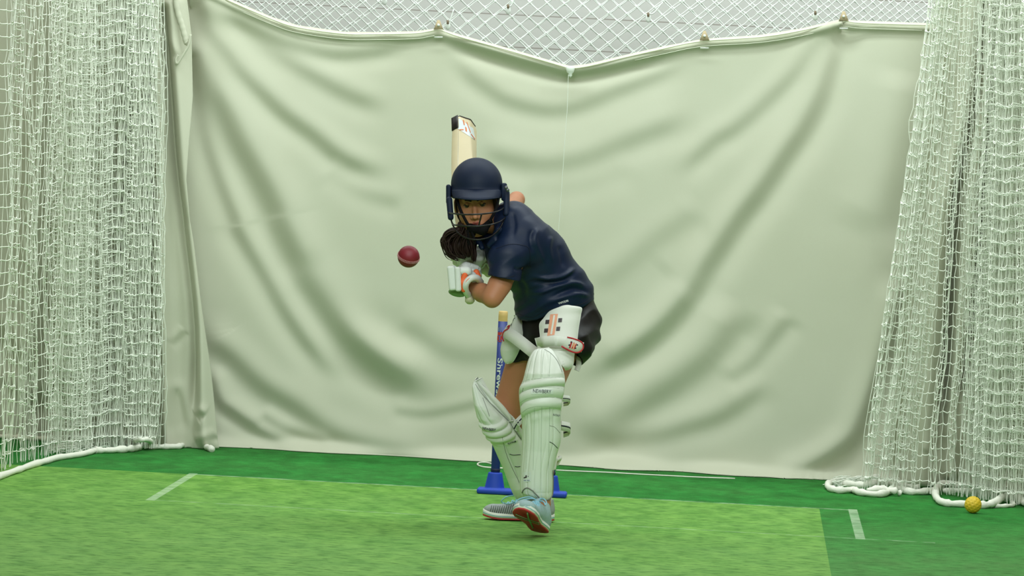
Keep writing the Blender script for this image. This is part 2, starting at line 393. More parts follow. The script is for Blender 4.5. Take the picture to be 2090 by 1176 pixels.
main_strokes = [
 # dark falls fanning from the top left corner
 ([(390, -20), (424, 53), (465, 110), (493, 151), (542, 200), (583, 237), (640, 278), (689, 318), (738, 343), (812, 363)], 15, .60, dict(t0=False)),
 ([(420, 0), (432, 24), (493, 61), (575, 114), (640, 155), (697, 188), (759, 212), (810, 222)], 15, .42, dict(t0=False)),
 ([(440, 18), (534, 64), (595, 90), (677, 112), (759, 108), (850, 92)], 12, .50, {}),
 ([(388, 20), (399, 90), (424, 171), (452, 229), (485, 294), (522, 359), (559, 429), (568, 460), (619, 558), (670, 630), (721, 702), (777, 753), (840, 788), (925, 812)], 24, .85, dict(t0=False)),
 ([(390, 120), (399, 190), (416, 278), (448, 367), (481, 449), (487, 473), (534, 554), (585, 643), (636, 715), (670, 753), (723, 785)], 15, .75, dict(t0=False)),
 ([(419, 630), (432, 698), (470, 732), (534, 792), (602, 834), (670, 885), (734, 911), (819, 930), (925, 938)], 18, .55, {}),
 ([(425, 745), (445, 817), (479, 847), (543, 888), (604, 909)], 11, .75, {}),
 ([(524, 842), (585, 877), (680, 913)], 9, .60, {}),
 ([(790, 836), (862, 846), (925, 836), (1000, 818)], 9, .30, {}),
 ([(800, 655), (904, 715), (990, 728), (1080, 712)], 18, .24, {}),
 ([(660, 345), (738, 392), (830, 420)], 13, .22, {}),
 ([(600, 520), (700, 640), (800, 700), (900, 745)], 20, -.30, {}),
 # swags below the drooping middle of the top edge
 ([(905, 80), (1000, 112), (1090, 138), (1163, 150), (1245, 142), (1331, 119), (1400, 100)], 9, .95, {}),
 ([(922, 90), (954, 150), (999, 184), (1040, 208), (1116, 226), (1181, 218), (1267, 183), (1353, 149), (1425, 112)], 14, .38, {}),
 ([(960, 300), (1040, 326), (1116, 338), (1202, 323), (1288, 287), (1366, 257), (1425, 222)], 17, .34, {}),
 ([(1060, 378), (1116, 383), (1202, 372), (1300, 332)], 15, .16, {}),
 # fan from the right hook
 ([(1700, 62), (1667, 89), (1624, 149), (1568, 205), (1504, 261), (1450, 295), (1375, 370)], 14, .42, dict(t0=False)),
 ([(1714, 70), (1697, 132), (1676, 201), (1642, 265), (1603, 321), (1555, 390), (1512, 446), (1474, 502), (1443, 549), (1413, 603), (1355, 670), (1297, 716), (1234, 753), (1165, 795)], 17, .80, dict(t0=False)),
 ([(1439, 424), (1331, 498), (1271, 549), (1195, 600)], 18, .22, {}),
 ([(1619, 640), (1567, 703), (1526, 749), (1470, 785)], 13, .40, {}),
 ([(1525, 620), (1463, 716), (1401, 770), (1338, 812), (1255, 866), (1160, 908)], 24, .50, {}),
 ([(1575, 775), (1484, 845), (1401, 874), (1317, 895), (1180, 909)], 16, .42, {}),
 ([(1895, 150), (1861, 295), (1827, 403), (1780, 500)], 34, .30, {}),
 ([(1850, 560), (1815, 700), (1792, 780), (1771, 841), (1746, 895), (1705, 932), (1655, 962), (1625, 974)], 16, 1.1, dict(t1=False)),
 ([(1390, 560), (1300, 640), (1200, 700)], 22, -.2, {}),
]
top_e = [(330, -70), (385, -50), (440, -16), (478, 2), (555, 35), (608, 52), (700, 65), (769, 66), (850, 64), (895, 58), (938, 71), (1052, 103), (1148, 131), (1164, 135), (1200, 131), (1280, 112), (1360, 94), (1433, 80), (1550, 72), (1638, 58), (1715, 40), (1760, 43), (1908, 48), (1975, 52)]
bot_e = [(330, 912), (445, 914), (575, 921), (667, 925), (800, 934), (980, 943), (1140, 953), (1290, 961), (1430, 970), (1600, 982), (1700, 986), (1850, 992), (1935, 996)]
def main_extra(px, py, P):
    s = np.zeros_like(px)
    ty = np.interp(px, [a for a, _ in top_e], [b for _, b in top_e]); d = py-ty
    s += .020*np.exp(-((d-10)/9)**2)                       # rolled top edge
    by = np.interp(px, [a for a, _ in bot_e], [b for _, b in bot_e]); e = by-py
    s += .05*np.exp(-(e/16)**2)*(1+.5*np.sin(px/47))        # the slack lying out on the floor
    s += .05*smoother((px-1180)/80)*np.exp(-((e-6)/14)**2)*smoother((1760-px)/80)*(.6+.5*np.sin(px/33+1))
    s += .004*np.exp(-(e/14)**2)*np.sign(np.sin(px/3.2))*(px > 1640)
    return s
screen, _ = cloth('canvas_screen', top_e, bot_e, [(330, -70), (330, 912)], [(1975, 52), (1935, 996)], 1.5, main_strokes, 720, 400, main_extra)
origin_to(screen, W(1100, 950, 1.5)*np.array([1, 1, 0]))
tag(screen, 'wide cream canvas screen sagging in swags behind the batter', 'curtain')
# rolled hem along the top edge and its fixings
hp = spline([t for t in top_e if t[0] < 2050], 5); PL = np.array([W(x, y+4, 1.462) for x, y in hp]); r = .004+.0008*np.sin(np.arange(len(PL))*.9)
for nm, a, b in (('top_hem', 0, len(PL)),): link(nm, mesh_np(*tubes(PL[a:b], r[a:b], 8)), m_hem, screen)
m_stitch = mat('hem_stitching', (205, 208, 190), .9)
st = np.array([(x, y+15) for x, y in hp if (440 < x < 890 or 1290 < x < 1900)])
for a, b in ((440, 893), (1290, 1900)):
    q = [p for p in st if a <= p[0] <= b]; link('hem_seam', mesh_np(*tubes(np.array([W(x, y, 1.468) for x, y in q]), .0014, 6)), m_stitch, screen)
m_plastic = mat('white_plastic', (225, 232, 222), .4); m_tab = mat('tan_webbing', (176, 160, 128), .9)
for x, y in ((895, 60), (1438, 82), (1722, 42)):
    c = W(x, y-9, 1.455)
    V = np.array([W(x-10, y, 1.45), W(x+10, y, 1.45), W(x+2.5, y-19, 1.462), W(x-2.5, y-19, 1.462), W(x-10, y, 1.458), W(x+10, y, 1.458), W(x+2.5, y-19, 1.470), W(x-2.5, y-19, 1.470)])
    Fq = np.array([(0, 1, 2, 3), (7, 6, 5, 4), (0, 4, 5, 1), (1, 5, 6, 2), (2, 6, 7, 3), (3, 7, 4, 0)])
    t_ = link('hanging_tab', mesh_np(V, Fq), m_tab, screen, smooth=False)
    link('tab_clip', mesh_np(*box(W(x, y+16, 1.452), (CR, -CF, CU), (.018, .004, .0025))), m_plastic, t_, smooth=False); link('eyelet', mesh_np(*lathe([(0.0, -.003), (.006, -.003), (.006, .003), (0, .003)], W(x, y-9, 1.447), CF, 12)), m_plastic, t_, smooth=False)
tg = link('toggle', mesh_np(*lathe([(.0, .006), (.017, .004), (.019, -.008), (.015, -.022), (.007, -.03), (.008, -.036), (.003, -.044), (0, -.045)], W(1164, 137, 1.425), CU, 20)), m_plastic, screen)
q = spline([(1160, 152), (1158, 215), (1152, 300), (1146, 390), (1140, 470)], 6)
cd = link('hanging_cord', mesh_np(*tubes(np.array([W(x, y, 1.38) for x, y in q]), .0011, 5)), m_plastic); origin_to(cd, W(1160, 152, 1.38))
tag(cd, 'thin white cord hanging straight down the canvas from the toggle', 'cord')
for x, y in ((914, 53), (1664, 33)):
    pass

# ------------------------------------------------------------ side canvases behind the nets
EDGE = [(372, -60), (382, 0), (391, 73), (394, 196), (388, 294), (384, 367), (391, 449), (398, 494), (415, 630), (432, 758), (443, 877), (447, 913)]
def crease(c, A, w=6, lo=None, hi=None):
    return (c, w, -A, dict(kind='even', t0=lo is None, t1=hi is None))
left_strokes = [
 ([(334, 20), (346, 163), (358, 327), (375, 449), (377, 470), (398, 673), (394, 905)], 7, -5.0, dict(kind='even', t0=False, t1=True)),
 ([(352, 10), (362, 120), (376, 300), (388, 480), (408, 673), (420, 900)], 13, 2.6, dict(kind='even', t0=False, t1=False)),
 ([(318, 0), (322, 200), (330, 420), (338, 700), (345, 905)], 11, 3.2, dict(kind='even', t0=False, t1=False)),
 ([(300, 0), (303, 200), (300, 420), (290, 640), (275, 860)], 9, -7.0, dict(kind='even', t0=False, t1=True)),
 ([(285, 0), (282, 200), (278, 420), (262, 640), (240, 860)], 9, 4.0, dict(kind='even', t0=False, t1=False)),
 ([(262, 0), (258, 200), (252, 420), (240, 640), (215, 860)], 8, -6.0, dict(kind='even', t0=False, t1=True)),
 ([(225, 0), (222, 200), (215, 420), (205, 640), (190, 880)], 14, 2.6, dict(kind='even', t0=False, t1=False)),
 ([(150, 0), (140, 300), (120, 600), (100, 880)], 22, -1.2, dict(kind='even', t0=False, t1=False)),
 ([(90, 0), (75, 300), (60, 600), (30, 880)], 24, 1.0, dict(kind='even', t0=False, t1=False)),
 ([(-30, 640), (20, 700), (80, 790), (120, 850)], 16, .6, {}),
 ([(0, 760), (60, 820), (110, 800), (160, 720)], 14, .7, {}),
 ([(342, 890), (350, 820), (362, 800), (380, 850), (388, 890)], 9, .7, {}),
 ([(330, 60), (350, 95), (372, 120)], 6, .7, {}), ([(400, 850), (412, 842), (425, 846)], 6, .9, {}), ([(345, 700), (362, 690), (380, 672)], 6, .5, {}),
 ([(396, 900), (420, 896), (446, 886)], 6, .9, {}),
]
lc_top = [(-90, -90), (372, -60)]; lc_bot = [(-90, 892), (0, 903), (80, 903), (150, 906), (220, 918), (330, 918), (447, 915)]
sc_l, _ = cloth('canvas_curtain', lc_top, lc_bot, [(-90, -90), (-90, 892)], EDGE, 1.32, left_strokes, 360, 380)
origin_to(sc_l, W(350, 916, 1.32)*np.array([1, 1, 0]))
tag(sc_l, 'cream canvas curtain gathered in vertical folds at the left corner, behind the net', 'curtain', 'canvas curtains behind the side nets')
q = spline([(-90, 893), (0, 905), (40, 908), (85, 903), (110, 908), (150, 914), (175, 920)], 8); PL = np.array([W(x, y, 1.27) for x, y in q]); PL[:, 2] = np.maximum(PL[:, 2], .012)
link('bottom_hem', mesh_np(*tubes(PL, .011+.003*np.sin(np.arange(len(PL))*1.3), 8)), m_hem, sc_l)
# pleated upper hem hanging down at the corner and the small tie loop
q = np.array(spline([(352, -40), (362, 20), (372, 55), (380, 84), (384, 88)], 10)); PL = np.array([W(x, y, 1.25) for x, y in q])
link('pleated_hem', mesh_np(*tubes(PL, np.interp(np.arange(len(PL)), [0, len(PL)-4, len(PL)-1], [.013, .013, .005])+.0008*np.sin(np.arange(len(PL))*1.6), 10)), m_canvas, sc_l)
q = spline([(389, 70), (385, 92), (376, 108), (366, 124), (361, 130), (359, 122), (364, 112)], 6)
link('tie_loop', mesh_np(*tubes(np.array([W(x, y, 1.235) for x, y in q]), .0055, 8)), m_canvas, sc_l)

right_strokes = [
 ([(2008, 0), (1995, 180), (1968, 300), (1950, 400), (1942, 524), (1931, 743), (1912, 950)], 7, -8.0, dict(kind='even', t0=False, t1=True)),
 ([(2030, 0), (2020, 200), (2011, 305), (2007, 429), (1986, 639), (1957, 830), (1954, 930)], 7, -8.0, dict(kind='even', t0=False, t1=True)),
 ([(2018, 0), (2005, 240), (1980, 420), (1962, 640), (1940, 960)], 11, 4.2, dict(kind='even', t0=False, t1=False)),
 ([(1985, 0), (1965, 240), (1925, 420), (1905, 640), (1880, 980)], 17, 2.8, dict(kind='even', t0=False, t1=False)),
 ([(1950, 0), (1925, 240), (1890, 420), (1860, 640), (1835, 980)], 12, -2.6, dict(kind='even', t0=False, t1=False)),
 ([(2060, 0), (2050, 300), (2040, 600), (2020, 980)], 16, 2.8, dict(kind='even', t0=False, t1=False)),
 ([(2090, 0), (2085, 300), (2075, 600), (2065, 980)], 12, -4.0, dict(kind='even', t0=False, t1=False)),
 ([(1900, 930), (1915, 900), (1935, 890), (1955, 925)], 9, .7, {}),
]
rc_l = [(1925, -40), (1905, 100), (1885, 300), (1855, 500), (1835, 700), (1825, 870), (1822, 985)]
sc_r, _ = cloth('canvas_curtain', [(1925, -40), (2180, -40)], [(1822, 985), (1890, 992), (2180, 1010)], rc_l, [(2180, -40), (2180, 1010)], 1.33, right_strokes, 260, 380)
origin_to(sc_r, W(1950, 990, 1.33)*np.array([1, 1, 0]))
tag(sc_r, 'cream canvas curtain with narrow upright folds at the right, behind the net', 'curtain', 'canvas curtains behind the side nets')

# ============================================================ nets
m_net = mat('white_net_twine', (242, 246, 234), .85, spec=.2); m_rope = mat('white_padded_rope', (232, 232, 220), .9, spec=.2, bump=(120, .4, .004))
m_net2 = mat('pale_net_twine', (226, 232, 226), .85, spec=.2)
def hung_net(name, sb, st, ztop, rows, rv, rh, seed, mat_=m_net, zbot=.01, jit=.006, slope=0.0, shift=.02, slack=.05, parent=None, loop=.5):
    """sb/st: (x,y) of every strand at the bottom and at the top; each strand hangs on its own, rows of knots join them"""
    g = np.random.default_rng(seed); sb = np.array(sb); st = np.array(st); n = len(sb); z = zbot+(ztop-zbot)*np.arange(rows+1)/rows; t = (z-zbot)/(ztop-zbot)
    base = sb[:, None]+(st-sb)[:, None]*t[None, :, None]          # n,rows+1,2
    ar = np.arange(n); sh = shift*vnoise(np.stack([ar*.13, ar*0, ar*0], 1), 1, seed)[:, None]+.35*shift*vnoise(np.stack([ar*.6, ar*0, ar*0], 1), 1, seed+1)[:, None]
    K = np.zeros((n, rows+1, 3)); K[..., :2] = base
    q = np.stack(np.broadcast_arrays(ar[:, None]*.22, z[None]*3.2, 0*z[None]), -1); K[..., 0] += 2.2*jit*vnoise(q, 1, seed+2); K[..., 1] += 3*jit*vnoise(q, 1, seed+3)
    K[..., 0] += g.normal(0, jit*.45, (n, rows+1)); K[..., 1] += g.normal(0, jit, (n, rows+1))
    K[..., 2] = z+sh*smoother(z[None]/.25)+g.normal(0, .0012, (n, rows+1))*smoother(z[None]/.1); K[..., 2] = np.clip(K[..., 2], zbot, None)
    K[..., 2] += slope*ar[:, None]*0
    vert = K
    a, b = K[:-1, 1:], K[1:, 1:]; d = np.linalg.norm(b-a, axis=-1, keepdims=True); sl = np.sqrt(np.clip(slack**2-d**2, 0, None))*.42
    sgn = np.where(g.random((n-1, 1, 1)) < .5, -1, 1); m1 = a*.7+b*.3; m2 = a*.3+b*.7
    for m_, u in ((m1, 1), (m2, 1)):
        m_[..., 1:2] += sgn*sl*.7; m_[..., 2:3] -= sl*loop*(.3+.7*g.random(sl.shape)); m_[..., 0:1] += sl*g.uniform(-.4, .4, sl.shape)*loop
    H = np.stack([a, m1, m2, b], 2).reshape(-1, 4, 3)
    H = np.concatenate([H[:, :1], (H[:, :1]+H[:, 1:2]*2)/3, H[:, 1:2], H[:, 2:3], (H[:, 2:3]*2+H[:, 3:])/3, H[:, 3:]], 1)
    V, F = join(tubes(vert, rv, 4, cap=False), tubes(H, rh, 4, cap=False))
    V[:, 2] = np.maximum(V[:, 2], .002)
    return link(name, mesh_np(V, F), mat_, parent), K
def gathered(ctrl, n, seed, amp=0.0, per=9.0, jx=.006):
    """n strands along a plan line, doubled back on itself in folds"""
    g = np.random.default_rng(seed); c = np.array(ctrl, float); s = np.linspace(0, 1, n); cs = np.linspace(0, 1, len(c))
    P = np.stack([np.interp(s, cs, c[:, i]) for i in (0, 1)], 1); a = amp(s) if callable(amp) else amp; ph = np.arange(n)*2*math.pi/per+1.5*vnoise(np.stack([s*9, s*0, s*0], 1), 1, seed)
    P[:, 0] += a*np.sin(ph); P[:, 1] += 1.3*a*np.cos(ph*.5+1)+g.normal(0, .008, n); P[:, 0] += g.normal(0, jx, n); return P
def gx(px, Y, py=915):                   # plan position under a photo column at depth Y
    p = W(px, py, Y); return (p[0], Y)
def plan(cols, py): return [gx(x, Y, py) for x, Y in cols]
NT = 2.42
# left side net: stretched towards the bowler on the left, bunched in the corner
LB = [(-70, -.95, 0), (0, -.42, 8), (40, .02, 18), (62, .18, 26), (118, .55, 38), (150, .7, 52), (171, .85, 62), (190, .95, 70), (215, 1.0, 82), (235, 1.02, 92), (255, 1.05, 101), (275, 1.05, 110), (292, 1.08, 118), (306, 1.1, 124), (322, 1.12, 130), (333, 1.15, 133)]
LT = [(-40, -.75), (22, -.35), (50, .0), (78, .2), (128, .55), (150, .7), (175, .85), (200, .95), (225, 1.0), (245, 1.02), (262, 1.05), (278, 1.05), (292, 1.08), (304, 1.1), (318, 1.12), (332, 1.15)]
def gath(cols, cnt, py, seed, amp, per, jx=.005):
    g = np.random.default_rng(seed); c = np.array(plan([t[:2] for t in cols], py)); n = int(cnt[-1])+1; s = np.arange(n)
    P = np.stack([np.interp(s, cnt, c[:, i]) for i in (0, 1)], 1); xx = np.interp(s, cnt, [t[0] for t in cols]); a = amp(xx)
    ph = s*2*math.pi/per+1.2*vnoise(np.stack([s*.07, s*0, s*0], 1), 1, seed); P[:, 0] += a*np.sin(ph); P[:, 1] += 1.3*a*np.cos(ph*.5+1)+g.normal(0, .008, n); P[:, 0] += g.normal(0, jx, n); return P
cnt = [t[2]*1.6 for t in LB]; fa = lambda x: np.interp(x, [-70, 20, 45, 70, 110, 150, 280, 330], [.014, .02, .028, .02, .02, .05, .03, .006])
bL = plan([t[:2] for t in LB], 925)
nl, KL = hung_net('side_net', gath(LB, cnt, 925, 11, fa, 9.5), gath(LT, cnt, -90, 11, fa, 9.5), NT, 47, .00135, .0020, 21, shift=.022, loop=.35)
origin_to(nl, (bL[6][0], bL[6][1], 0)); tag(nl, 'white cricket net hanging from above on the left, bunched towards the corner', 'net', 'side nets')
# a second layer of slack net trapped in the corner
b2 = plan([(112, .8), (125, .85), (140, .88), (155, .9), (190, 1.0), (230, 1.08), (270, 1.12), (312, 1.15)], 920); t2 = plan([(118, .8), (130, .85), (150, .88), (170, .9), (200, 1.0), (235, 1.08), (270, 1.12), (310, 1.15)], -90)
n2, _ = hung_net('slack_layer', gathered(b2, 150, 31, .03, 7.3), gathered(t2, 150, 31, .03, 7.3), NT, 47, .0013, .0019, 33, shift=.03, loop=.35, parent=nl)
def rope(name, pts, r, parent, wob=.0022, seed=5, n=7, z=None, flat=1.0):
    """pts in photo pixels lying on the floor (third value lifts them)"""
    Q = spline([(p[0], p[1], p[2] if len(p) > 2 else 0) for p in pts], n); P = np.array([G(x, y+r*0, zz+r) for x, y, zz in Q])
    i = np.arange(len(P)); rr = r+wob*vnoise(np.stack([i*.5, i*0, i*0], 1), 1, seed); P += .25*wob*np.stack([vnoise(np.stack([i*.3, i*0, i*0], 1), 1, seed+k) for k in (1, 2, 3)], 1)
    P[:, 2] = np.maximum(P[:, 2], rr*.9)
    V, F = tubes(P, rr, 10); return link(name, mesh_np(V, F), m_rope, parent)
rope('weighted_hem', [(-70, 1002), (-30, 986), (0, 972), (35, 960), (62, 950), (90, 942), (118, 934), (145, 930), (171, 926), (195, 919)], .0125, nl, seed=5)
rope('weighted_hem', [(195, 919), (215, 919), (245, 918), (270, 916), (284, 913)], .014, nl, .004, 6)
rope('weighted_hem', [(262, 914), (270, 905, .0), (276, 900, .03), (288, 898, .05), (300, 898, .045), (308, 903, .02), (306, 910, 0)], .011, nl, .003, 7)
rope('weighted_hem', [(304, 912), (320, 912), (345, 912), (368, 911), (374, 906), (366, 900, .01)], .0115, nl, .003, 8)
rope('weighted_hem', [(385, 897, .01), (398, 902, .012), (412, 908, .006), (424, 914), (432, 917)], .013, nl, .005, 9)
# tangle of twine lying on the hem
def tangle(name, cx0, cx1, yb, n, parent, seed, zmax=.07, Y=None):
    g = np.random.default_rng(seed); L = []
    for i in range(n):
        x = g.uniform(cx0, cx1); y = np.interp(x, [p[0] for p in yb], [p[1] for p in yb])+g.normal(0, 3); p = G(x, y, 0); k = 6; a0 = g.uniform(0, 6.28); a = a0+np.cumsum(g.normal(.5, .5, k)); st_ = g.uniform(.010, .022)
        q = np.cumsum(np.stack([np.cos(a)*st_, .7*np.sin(a)*st_, .25*np.sin(a*1.3)*st_], 1), 0); q = q-q.mean(0)+p; q[:, 2] = q[:, 2]-q[:, 2].min()+.003+g.uniform(0, 1)**2*zmax*.45
        L.append(spline(q, 4))
    V, F = tubes(np.array(L), .0016, 4, cap=False); o = link(name, mesh_np(V, F), m_net, parent); o['kind'] = 'stuff'; return o
tangle('slack_netting', 120, 400, [(120, 925), (190, 915), (300, 902), (400, 902)], 520, nl, 3, .07)
# right side net
RB = [(1757, .98, 0), (1785, .97, 9), (1815, .95, 20), (1845, .95, 30), (1880, .93, 36), (1935, .90, 43), (1965, .88, 50), (1985, .82, 58), (2010, .75, 68), (2040, .7, 82), (2070, .65, 96), (2110, .55, 110), (2160, .5, 122)]
RT = [(1918, .98), (1928, .97), (1940, .95), (1955, .95), (1972, .93), (1990, .90), (2005, .88), (2022, .82), (2042, .75), (2062, .7), (2090, .65), (2125, .55), (2170, .5)]
bR = plan([t[:2] for t in RB], 992); cnt = [t[2]*1.5 for t in RB]; fr_ = lambda x: np.interp(x, [1757, 1790, 1850, 1900, 1970, 2020, 2100], [.014, .034, .03, .02, .02, .045, .045])
nr, KR = hung_net('side_net', gath(RB, cnt, 992, 51, fr_, 9.0), gath(RT, cnt, 0, 51, fr_, 9.0), NT, 47, .00135, .0020, 53, shift=.03, loop=.45)
origin_to(nr, (bR[6][0], bR[6][1], 0)); tag(nr, 'white cricket net spreading towards the floor on the right side', 'net', 'side nets')
rope('weighted_hem', [(1850, 980, .012), (1825, 973, .014), (1800, 974, .01), (1770, 978, .004), (1740, 979), (1705, 982), (1691, 988), (1692, 996), (1712, 1001), (1742, 1000)], .0135, nr, .0045, 15)
rope('weighted_hem', [(1725, 988, .008), (1760, 990, .016), (1800, 986, .02), (1840, 990, .014), (1875, 996, .006)], .012, nr, .006, 25)
rope('weighted_hem', [(1770, 1002, .004), (1800, 997, .016), (1822, 1001, .012), (1836, 1006, .002)], .012, nr, .006, 26)
rope('weighted_hem', [(1743, 1000), (1755, 1005), (1790, 1009), (1812, 1005), (1822, 997, .006), (1838, 999, .004), (1862, 1004), (1890, 1003), (1912, 998), (1925, 993)], .014, nr, .0035, 16)
rope('weighted_hem', [(2150, 1010), (2095, 1006), (2050, 998, .01), (2005, 995, .012), (1960, 992, .016), (1930, 987, .014), (1914, 994, .008), (1909, 1008), (1916, 1021), (1932, 1027), (1970, 1029), (2010, 1031), (2030, 1026, .006), (2048, 1014, .014), (2072, 1013, .016), (2086, 1022, .006), (2110, 1034)], .0145, nr, .003, 17, n=9)
rope('weighted_hem', [(1925, 1002, .004), (1960, 1002, .01), (2010, 1004, .012), (2045, 1004, .014), (2090, 1015, .012), (2140, 1030)], .012, nr, .002, 18)
rope('weighted_hem', [(2030, 1033), (2050, 1033), (2068, 1031), (2066, 1024, .008)], .008, nr, .002, 19)
tangle('slack_netting', 1700, 2110, [(1700, 993), (1850, 990), (2110, 1005)], 520, nr, 13, .05)
b3 = plan([(1990, .92), (2005, .90), (2030, .85), (2060, .8), (2120, .75), (2170, .7)], 995); t3 = plan([(2030, .92), (2040, .90), (2058, .85), (2080, .8), (2125, .75), (2170, .7)], 0)
n3, _ = hung_net('slack_layer', gathered(b3, 120, 61, .035, 6.3), gathered(t3, 120, 61, .035, 6.3), NT, 47, .0013, .0019, 63, shift=.03, loop=.4, parent=nr)
# diamond mesh nets between canvas and wall
def diamond(name, Y, x0, x1, z0, z1, w, hgt, r, m, lab, seed):
    g = np.random.default_rng(seed); nx = int((x1-x0)/w); nz = int((z1-z0)/hgt*2)
    def knot(i, j):
        q = np.array([i*.3, j*.21, seed]); return np.array([x0+(i+(.5 if j % 2 else 0))*w, Y, z0+j*hgt/2])
    K = np.array([[knot(i, j) for j in range(nz)] for i in range(nx)]); q = K.reshape(-1, 3)
    off = np.stack([vnoise(q, 2.5, seed)*.010+vnoise(q, 17, seed+4)*.003, vnoise(q, 2, seed+1)*.02, vnoise(q, 2.5, seed+2)*.008+vnoise(q, 17, seed+5)*.003], 1).reshape(K.shape); K = K+off
    L = []
    for j in range(nz-1):
        for i in range(nx-1):
            a = K[i, j]; 
            for b in ((K[i, j+1], K[i+1, j+1]) if j % 2 else ((K[i-1, j+1], K[i, j+1]) if i else (K[i, j+1],))):
                mid_ = (a+b)/2+g.normal(0, .0012, 3); L.append([a, a*.5+mid_*.5, mid_, b*.5+mid_*.5, b])
    V, F = tubes(np.array(L), np.array([r*1.9, r, r, r, r*1.9])[None], 5, cap=False)
    o = link(name, mesh_np(V, F), m); origin_to(o, ((x0+x1)/2, Y, z1)); return tag(o, lab, 'net')
diamond('roof_net', 2.15, -2.0, 3.2, 1.45, 2.42, .078, .066, .0023, m_net2, 'white diamond mesh net strung above the canvas, nearer layer', 5)
diamond('roof_net', 2.62, -2.0, 3.3, 1.45, 2.42, .082, .072, .0030, mat('grey_net_twine', (214, 218, 212), .9), 'thicker pale diamond mesh layer close to the grey cladding', 8)
m_clip = mat('brown_clip', (118, 104, 84), .7)
for (x, y, dx, dy, lab) in ((1037, 21, 14, -26, 'small clip on the mesh above the canvas, right of the left tab'), (1323, 38, 30, -34, 'clip with a slanted cord on the mesh above the middle of the canvas'), (785, 2, 12, -20, 'small clip at the very top of the mesh, left of the left tab'), (914, 53, 12, -34, 'white round clip beside the left tab of the canvas'), (1664, 34, 6, -22, 'white round clip beside the right tab of the canvas')):
    c = W(x, y, 2.1); t_ = thing('net_clip', c, lab, 'clip', 'clips on the mesh above the canvas')
    link('clip_body', mesh_np(*lathe([(0, .02), (.009, .016), (.012, 0), (.009, -.014), (0, -.018)], c, CU, 12)), m_plastic if 'white' in lab else m_net2, t_)
    link('jaw', mesh_np(*lathe([(0, .012), (.006, .01), (.006, -.006), (0, -.008)], W(x, y-7, 2.08), CU, 10)), m_clip, t_)
    q = spline([(x, y-10), (x+dx*.4, y+dy*.35), (x+dx, y+dy)], 5); link('cord', mesh_np(*tubes(np.array([W(a, b, 2.09) for a, b in q]), .003, 6)), m_net2, t_)
# loose cords on the floor along the foot of the canvas
def floor_cord(pts, r, lab):
    Q = spline(pts, 6); P = np.array([G(x, y, r) for x, y in Q]); o = link('floor_cord', mesh_np(*tubes(P, r, 8)), m_rope); origin_to(o, P[0]); return tag(o, lab, 'cord')
floor_cord([(1060, 957), (1030, 956), (1005, 955), (985, 953), (975, 949), (978, 945), (990, 944), (1004, 947)], .0035, 'white cord looped on the floor behind the left stump')
floor_cord([(1135, 960), (1180, 962), (1250, 965), (1300, 968), (1340, 970), (1420, 974), (1500, 977)], .0028, 'thin white cord lying straight along the foot of the canvas')

# ============================================================ balls
m_yel = mat('yellow_rubber', (214, 182, 40), .55, noise=(30, .12))
c = G(1985, 1048, 0); R_ = .0345; yb = c+np.array([0, 0, R_])
k = 2600; i = np.arange(k)+.5; ph = np.arccos(1-2*i/k); th = math.pi*(1+5**.5)*i
# dimpled sphere from an icosphere
import bmesh
def ico(r, sub):
    bm = bmesh.new(); bmesh.ops.create_icosphere(bm, subdivisions=sub, radius=r); return bm
bm = ico(R_, 6); kd = 72; i = np.arange(kd)+.5; ph = np.arccos(1-2*i/kd); th = math.pi*(1+5**.5)*i
dc_ = np.stack([np.cos(th)*np.sin(ph), np.sin(th)*np.sin(ph), np.cos(ph)], 1)
for v in bm.verts:
    d = np.array(v.co)/R_; a = np.arccos(np.clip(dc_@d, -1, 1)).min(); v.co *= 1-.05*(1-smoother(a/.19))
me = bpy.data.meshes.new('m'); bm.to_mesh(me); bm.free(); o = link('practice_ball', me, m_yel); o.location = yb
tag(o, 'yellow dimpled ball on the green carpet beside the right net', 'ball')
m_red = mat('red_leather', (122, 24, 38), .5, noise=(40, .25)); m_seam = mat('seam_thread', (206, 150, 150), .8)
cb = W(834, 524, -3.1); Rb = .0362
bt = thing('cricket_ball', cb-np.array([0, 0, Rb]), 'dark red leather cricket ball in the air left of the batter', 'ball')
bm = ico(Rb, 5); me = bpy.data.meshes.new('m'); bm.to_mesh(me); bm.free(); o = link('cover', me, m_red, bt); me.transform(Matrix.Translation(Vector(cb)-Vector(bt.location)));
o.matrix_parent_inverse = Matrix(); 
ax = nrm(.25*CR+.9*CU+.55*(-CF)); A = nrm(np.cross(ax, CF)); B = np.cross(ax, A)
L = []
for off_ in (-.0035, 0, .0035):
    for q in range(46):
        a0 = q/46*2*math.pi; a1 = a0+.085; rr = math.sqrt(Rb**2-off_**2)+.0004
        L.append([cb+ax*off_+rr*(A*math.cos(a)+B*math.sin(a)) for a in np.linspace(a0, a1, 4)])
link('seam', mesh_np(*tubes(np.array(L), .0011, 4)), m_seam, bt)

# ============================================================ stumps
m_blue = mat('blue_paint', (24, 48, 122), .45); m_base = mat('blue_rubber', (24, 68, 190), .6); m_wood = mat('pale_wood', (214, 182, 116), .55, noise=(60, .12)); m_white = mat('white_print', (228, 234, 230), .6)
s0 = np.array([W(1009, 1004, -.13)[0], -.13, 0.])
ss = thing('stump_set', s0+np.array([.11, 0, 0]), 'blue spring stumps with pale wooden tops standing behind the batter', 'cricket stumps')
dx = np.array([.11, 0, 0])
